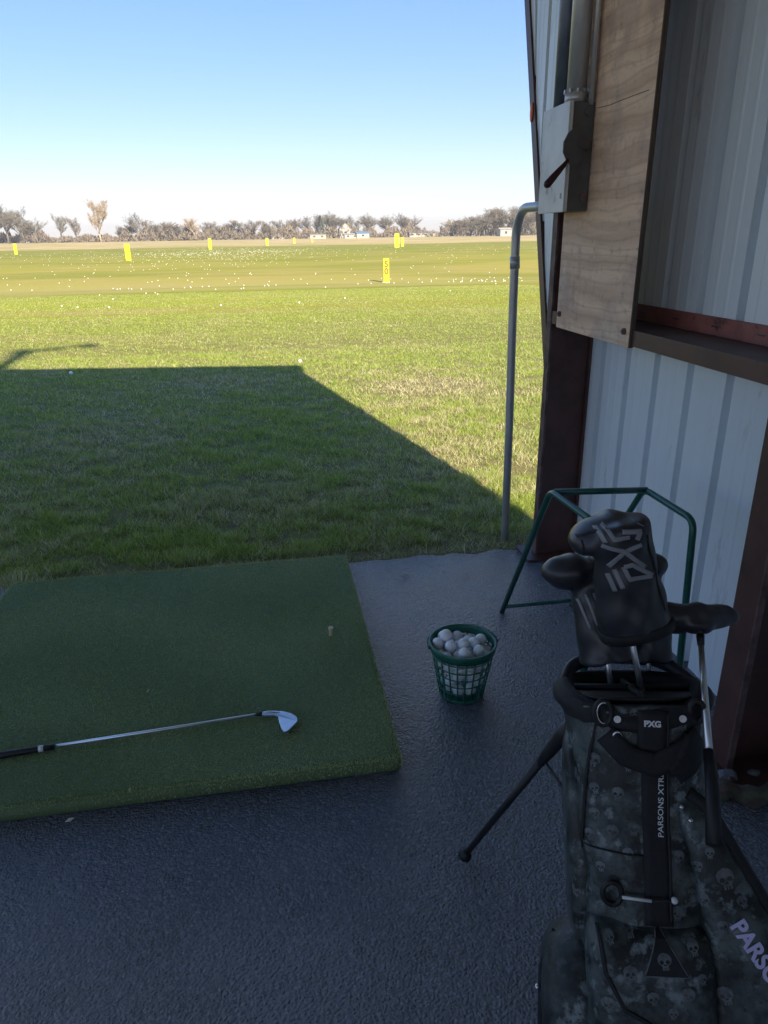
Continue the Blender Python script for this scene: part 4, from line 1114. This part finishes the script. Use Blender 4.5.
ftree(78, 23, 355, 4, 'small bare tree close beside the pale tall tree', wide=.9)
ftree(101, 40, 345, 2, 'tallest pale upswept bare tree in the left of the treeline', wide=1.25)
ftree(140, 27, 350, 0, 'branchy grey bare tree right of the pale tall tree', wide=1.1)
ftree(196, 21, 350, 2, 'pale fine-twigged bare tree in the middle left of the treeline', wide=1.5)
for i, px in enumerate((118, 129, 152, 160, 168, 176, 186, 207, 216, 225, 235, 244, 252, 262, 271, 281, 290)):
    ftree(px, random.uniform(14, 19), random.uniform(350, 380), random.choice((3, 4, 1)), 'low reddish-brown bare tree in the scrubby middle left stretch', 'low bare trees in the middle left stretch', random.uniform(1.2, 1.7))
for i, (px, hp_) in enumerate(((297, 20), (306, 22), (315, 24), (324, 26), (333, 22), (341, 20))):
    ftree(px, hp_, random.uniform(370, 400), (3, 0, 1, 5, 4, 3)[i], 'bare tree in the clump left of the white house', 'bare trees left of the white house', 1.3)
ftree(352, 22, 372, 0, 'bare tree directly right of the white house', wide=1.2); ftree(362, 24, 375, 5, 'rounded bare tree behind the blue tarp', wide=1.2)
ftree(391, 22, 380, 5, 'left tree of the round pair behind the close signs', wide=1.2); ftree(402, 24, 385, 0, 'middle tree of the round clump behind the close signs', wide=1.2)
ftree(412, 22, 380, 5, 'right tree of the round clump behind the close signs', wide=1.2)
for i, px in enumerate((450, 456, 463, 470, 477, 484, 491, 498, 505, 512, 519, 526, 533, 541, 550)):
    ftree(px, 16+min(i, 8)*1.8+random.uniform(-2, 2), random.uniform(330, 370), random.choice((3, 5, 4, 0)), 'brown bare tree in the dense wood seen beside the bent pipe', 'brown bare trees beside the bent pipe', random.uniform(1.3, 1.7))
def fir(px, hpx, dist, label):
    x = slope(px)*dist; z = float(gz(x, dist)); hh = hpx/F_PX*dist; t = empty('conifer', (x, dist, z), label, 'tree')
    mb = MB(); mb.tube([(0,0,-.2), (0,0,hh*.9)], [.25, .05], 6); mb.build('trunk', M_bark, t); q = random.Random(px); mb = MB()
    for i in range(900):
        zz = hh*(.12+.86*q.random()**1.2); r_ = (hh-zz)*.30*q.uniform(.4, 1.1); a = q.uniform(0, 6.28); p = Vector((r_*math.cos(a), r_*math.sin(a), zz)); w = q.uniform(.3, .6)
        mb.add([p, p+Vector((w*math.cos(a), w*math.sin(a), -.3)), p+Vector((-w*math.sin(a)*.6, w*math.cos(a)*.6, .35))], [(0,1,2)])
    mb.build('crown', M_fir, t)
fir(321, 20, 360, 'dark evergreen standing among the bare trees left of the white house'); fir(329, 17, 358, 'smaller dark evergreen next to the white house')
# scrub along the field edge: one mass
mb = MB(); q = random.Random(12)
for i in range(26000):
    px = q.uniform(-60, 620); dist = q.uniform(345, 400); x = slope(px)*dist
    hmax = 3.2+2.6*math.sin(px*.05)**2+1.6*math.sin(px*.31)+.9*math.sin(px*.83)
    if px > 440: hmax += 2.5
    if 425 < px < 440 or 376 < px < 384 or 45 < px < 118: hmax *= .45
    z = float(gz(x, dist)); zz = z+abs(q.random())*hmax*.8; h_ = q.uniform(.6, 1.8); a = q.uniform(0, 6.28); w = q.uniform(.2, .5)
    mb.add([(x-w*math.cos(a), dist-w*math.sin(a), zz), (x+w*math.cos(a), dist+w*math.sin(a), zz), (x+q.gauss(0,.6), dist+q.gauss(0,.6), zz+h_)], [(0,1,2)])
tag(mb.build('scrub_belt', M_scrub), 'brown leafless scrub along the far edge of the field', 'scrub', kind='stuff')

# ------------------------------------------------------------------ far buildings
def house(name, px, dist, w, d, hw_, hr, label, cat, wall, roofm, gable_front=False, door=True):
    x = slope(px)*dist; z = float(gz(x, dist)); t = empty(name, (x, dist, z-.1), label, cat)
    mb = MB(); mb.box((-w/2, -d/2, 0), (w/2, d/2, hw_))
    if gable_front: mb.add([(-w/2,-d/2,hw_), (w/2,-d/2,hw_), (0,-d/2,hw_+hr)], [(0,1,2)]); mb.add([(-w/2,d/2,hw_), (w/2,d/2,hw_), (0,d/2,hw_+hr)], [(0,2,1)])
    mb.build('wall', wall, t)
    e = .3; mb = MB()
    if gable_front:
        for s in (-1, 1): mb.loft([[(s*(w/2+e), y, hw_-.15), (0, y, hw_+hr+.02), (0, y, hw_+hr+.2), (s*(w/2+e), y, hw_+.05)] for y in (-d/2-e, d/2+e)], sm=False)
    else:
        mb.loft([[(x_, -d/2-e, hw_), (x_, 0, hw_+hr), (x_, d/2+e, hw_)] for x_ in (-w/2-e, w/2+e)], sm=False)
    mb.build('roof', roofm, t)
    k = max(1, int(w/3))
    for i in range(k):
        xx = -w/2+w*(i+.5)/k; mb = MB(); mb.box((xx-.5, -d/2-.05, hw_*.4), (xx+.5, -d/2-.01, hw_*.75)); mb.build('window', M_dark, t)
house('farmhouse', 345, 352, 5.5, 7, 3.9, 2.6, 'white two-storey house with pointed gable in the treeline', 'house', M_houseW, M_roofg, True)
house('white_shed', 351, 335, 6, 4, 1.7, .5, 'long low white shed in front of the gabled house', 'shed', M_houseW, M_houseW)
house('tarp_shed', 362.5, 334, 5.5, 4, 2.1, .7, 'low white shed with a blue roof right of the gabled house', 'shed', M_houseW, M_blue)
house('white_trailer', 318, 340, 7, 3, 1.7, .3, 'low white trailer left of the gabled house', 'trailer', M_houseW, M_houseW)
house('farm_building', 418, 350, 9, 5, 1.9, .6, 'low white farm building right of the close pair of signs', 'building', M_houseW, M_roofg)
house('farm_building', 430, 352, 5, 5, 1.9, .6, 'smaller white farm building at the right end of the open gap', 'building', M_houseW, M_roofg)
house('white_barn', 504, 320, 5, 5, 2.8, .8, 'white barn at the edge of the wood close to the bent pipe', 'barn', M_houseW, M_houseW)
house('white_shed', 277, 350, 5, 3, 1.5, .4, 'small white shed in the gap of the scrub', 'shed', M_houseW, M_roofg)

# bare tree behind the shed: only its branch shadow reaches the lawn
az, el = R(13.3), R(29.2)
ld = Vector((-math.sin(az)*math.cos(el), math.cos(az)*math.cos(el), -math.sin(el)))
sp0 = gnd(22, 352); sp1 = gnd(88, 345); back = 24
a0 = sp0-ld*back; a1 = sp1-ld*back
tb = empty('bare_tree', (a0.x-.3, a0.y, 0), 'bare tree behind the shed whose branch shadow falls on the lawn', 'tree')
mb = MB(); base = Vector((a0.x-.3, a0.y, 0)); J = lambda v: Vector(v)-base
mb.tube([(0,0,-.2), (0,0,5), J(gnd(-6, 372)-ld*back), J(a0)], [.2, .17, .12, .09], 8); mb.build('trunk', M_bark, tb)
mb = MB(); mb.tube([J(a0), J(a0.lerp(a1,.5))+Vector((0,0,.10)), J(a1)], [.07, .05, .03], 6)
q = random.Random(3)
for c_, n_, s_ in ((a0, 70, .38), (a1, 60, .30), (a0.lerp(a1, .55), 16, .2)):
    for i in range(n_):
        v = Vector((q.gauss(0,1), q.gauss(0,1), q.gauss(0,.6))).normalized()*s_*q.uniform(.3, 1.2); s0 = v.cross(Vector((0,0,1))).normalized()*.03
        mb.add([J(c_)-s0, J(c_)+s0, J(c_)+v], [(0,1,2)])
mb.build('branch', M_bark, tb)

# ------------------------------------------------------------------ air
hm = bpy.data.materials.new('haze'); hm.use_nodes = True; hn = hm.node_tree; hn.nodes.remove(hn.nodes['Principled BSDF'])
pv = hn.nodes.new('ShaderNodeVolumePrincipled'); pv.inputs['Color'].default_value = (.86,.92,1,1); pv.inputs['Density'].default_value = .00045; pv.inputs['Anisotropy'].default_value = .2
hn.links.new(pv.outputs[0], hn.nodes['Material Output'].inputs['Volume'])
mb = MB(); mb.box((-950, -100, -3), (1000, 1750, 32)); tag(mb.build('haze', hm), kind='stuff')

# ------------------------------------------------------------------ light
w = bpy.data.worlds.new('World'); scene.world = w; w.use_nodes = True
nt = w.node_tree; sky = nt.nodes.new('ShaderNodeTexSky'); sky.sky_type = 'NISHITA'; sky.sun_disc = False
sky.sun_elevation = el; sky.sun_rotation = math.atan2(-ld.x, -ld.y); sky.air_density = 1.0; sky.dust_density = .25; sky.ozone_density = 2.5; sky.altitude = 200
gm = nt.nodes.new('ShaderNodeGamma'); gm.inputs[1].default_value = .62
hs = nt.nodes.new('ShaderNodeHueSaturation'); hs.inputs['Saturation'].default_value = 1.5
ti = nt.nodes.new('ShaderNodeMix'); ti.data_type = 'RGBA'; ti.blend_type = 'MULTIPLY'; ti.inputs[0].default_value = 1; ti.inputs[7].default_value = (.92, .845, 1.02, 1)
nt.links.new(sky.outputs[0], gm.inputs[0]); nt.links.new(gm.outputs[0], hs.inputs['Color']); nt.links.new(hs.outputs[0], ti.inputs[6])
nt.links.new(ti.outputs[2], nt.nodes['Background'].inputs[0]); nt.nodes['Background'].inputs[1].default_value = .089
sd = bpy.data.lights.new('sun', 'SUN'); sd.energy = 2.7; sd.angle = R(.53); sd.color = (1, .86, .62)
so = bpy.data.objects.new('sun', sd); COL.objects.link(so); so.rotation_euler = ld.to_track_quat('-Z', 'Y').to_euler(); so.location = (3, -10, 8)
vs_ = scene.view_settings; vs_.view_transform = 'Standard'; vs_.look = 'None'; vs_.exposure = 2.08; vs_.gamma = 1
scene.render.engine = 'CYCLES'
scene.cycles.max_bounces = 6; scene.cycles.diffuse_bounces = 4
scene.render.resolution_x = 768; scene.render.resolution_y = 1024
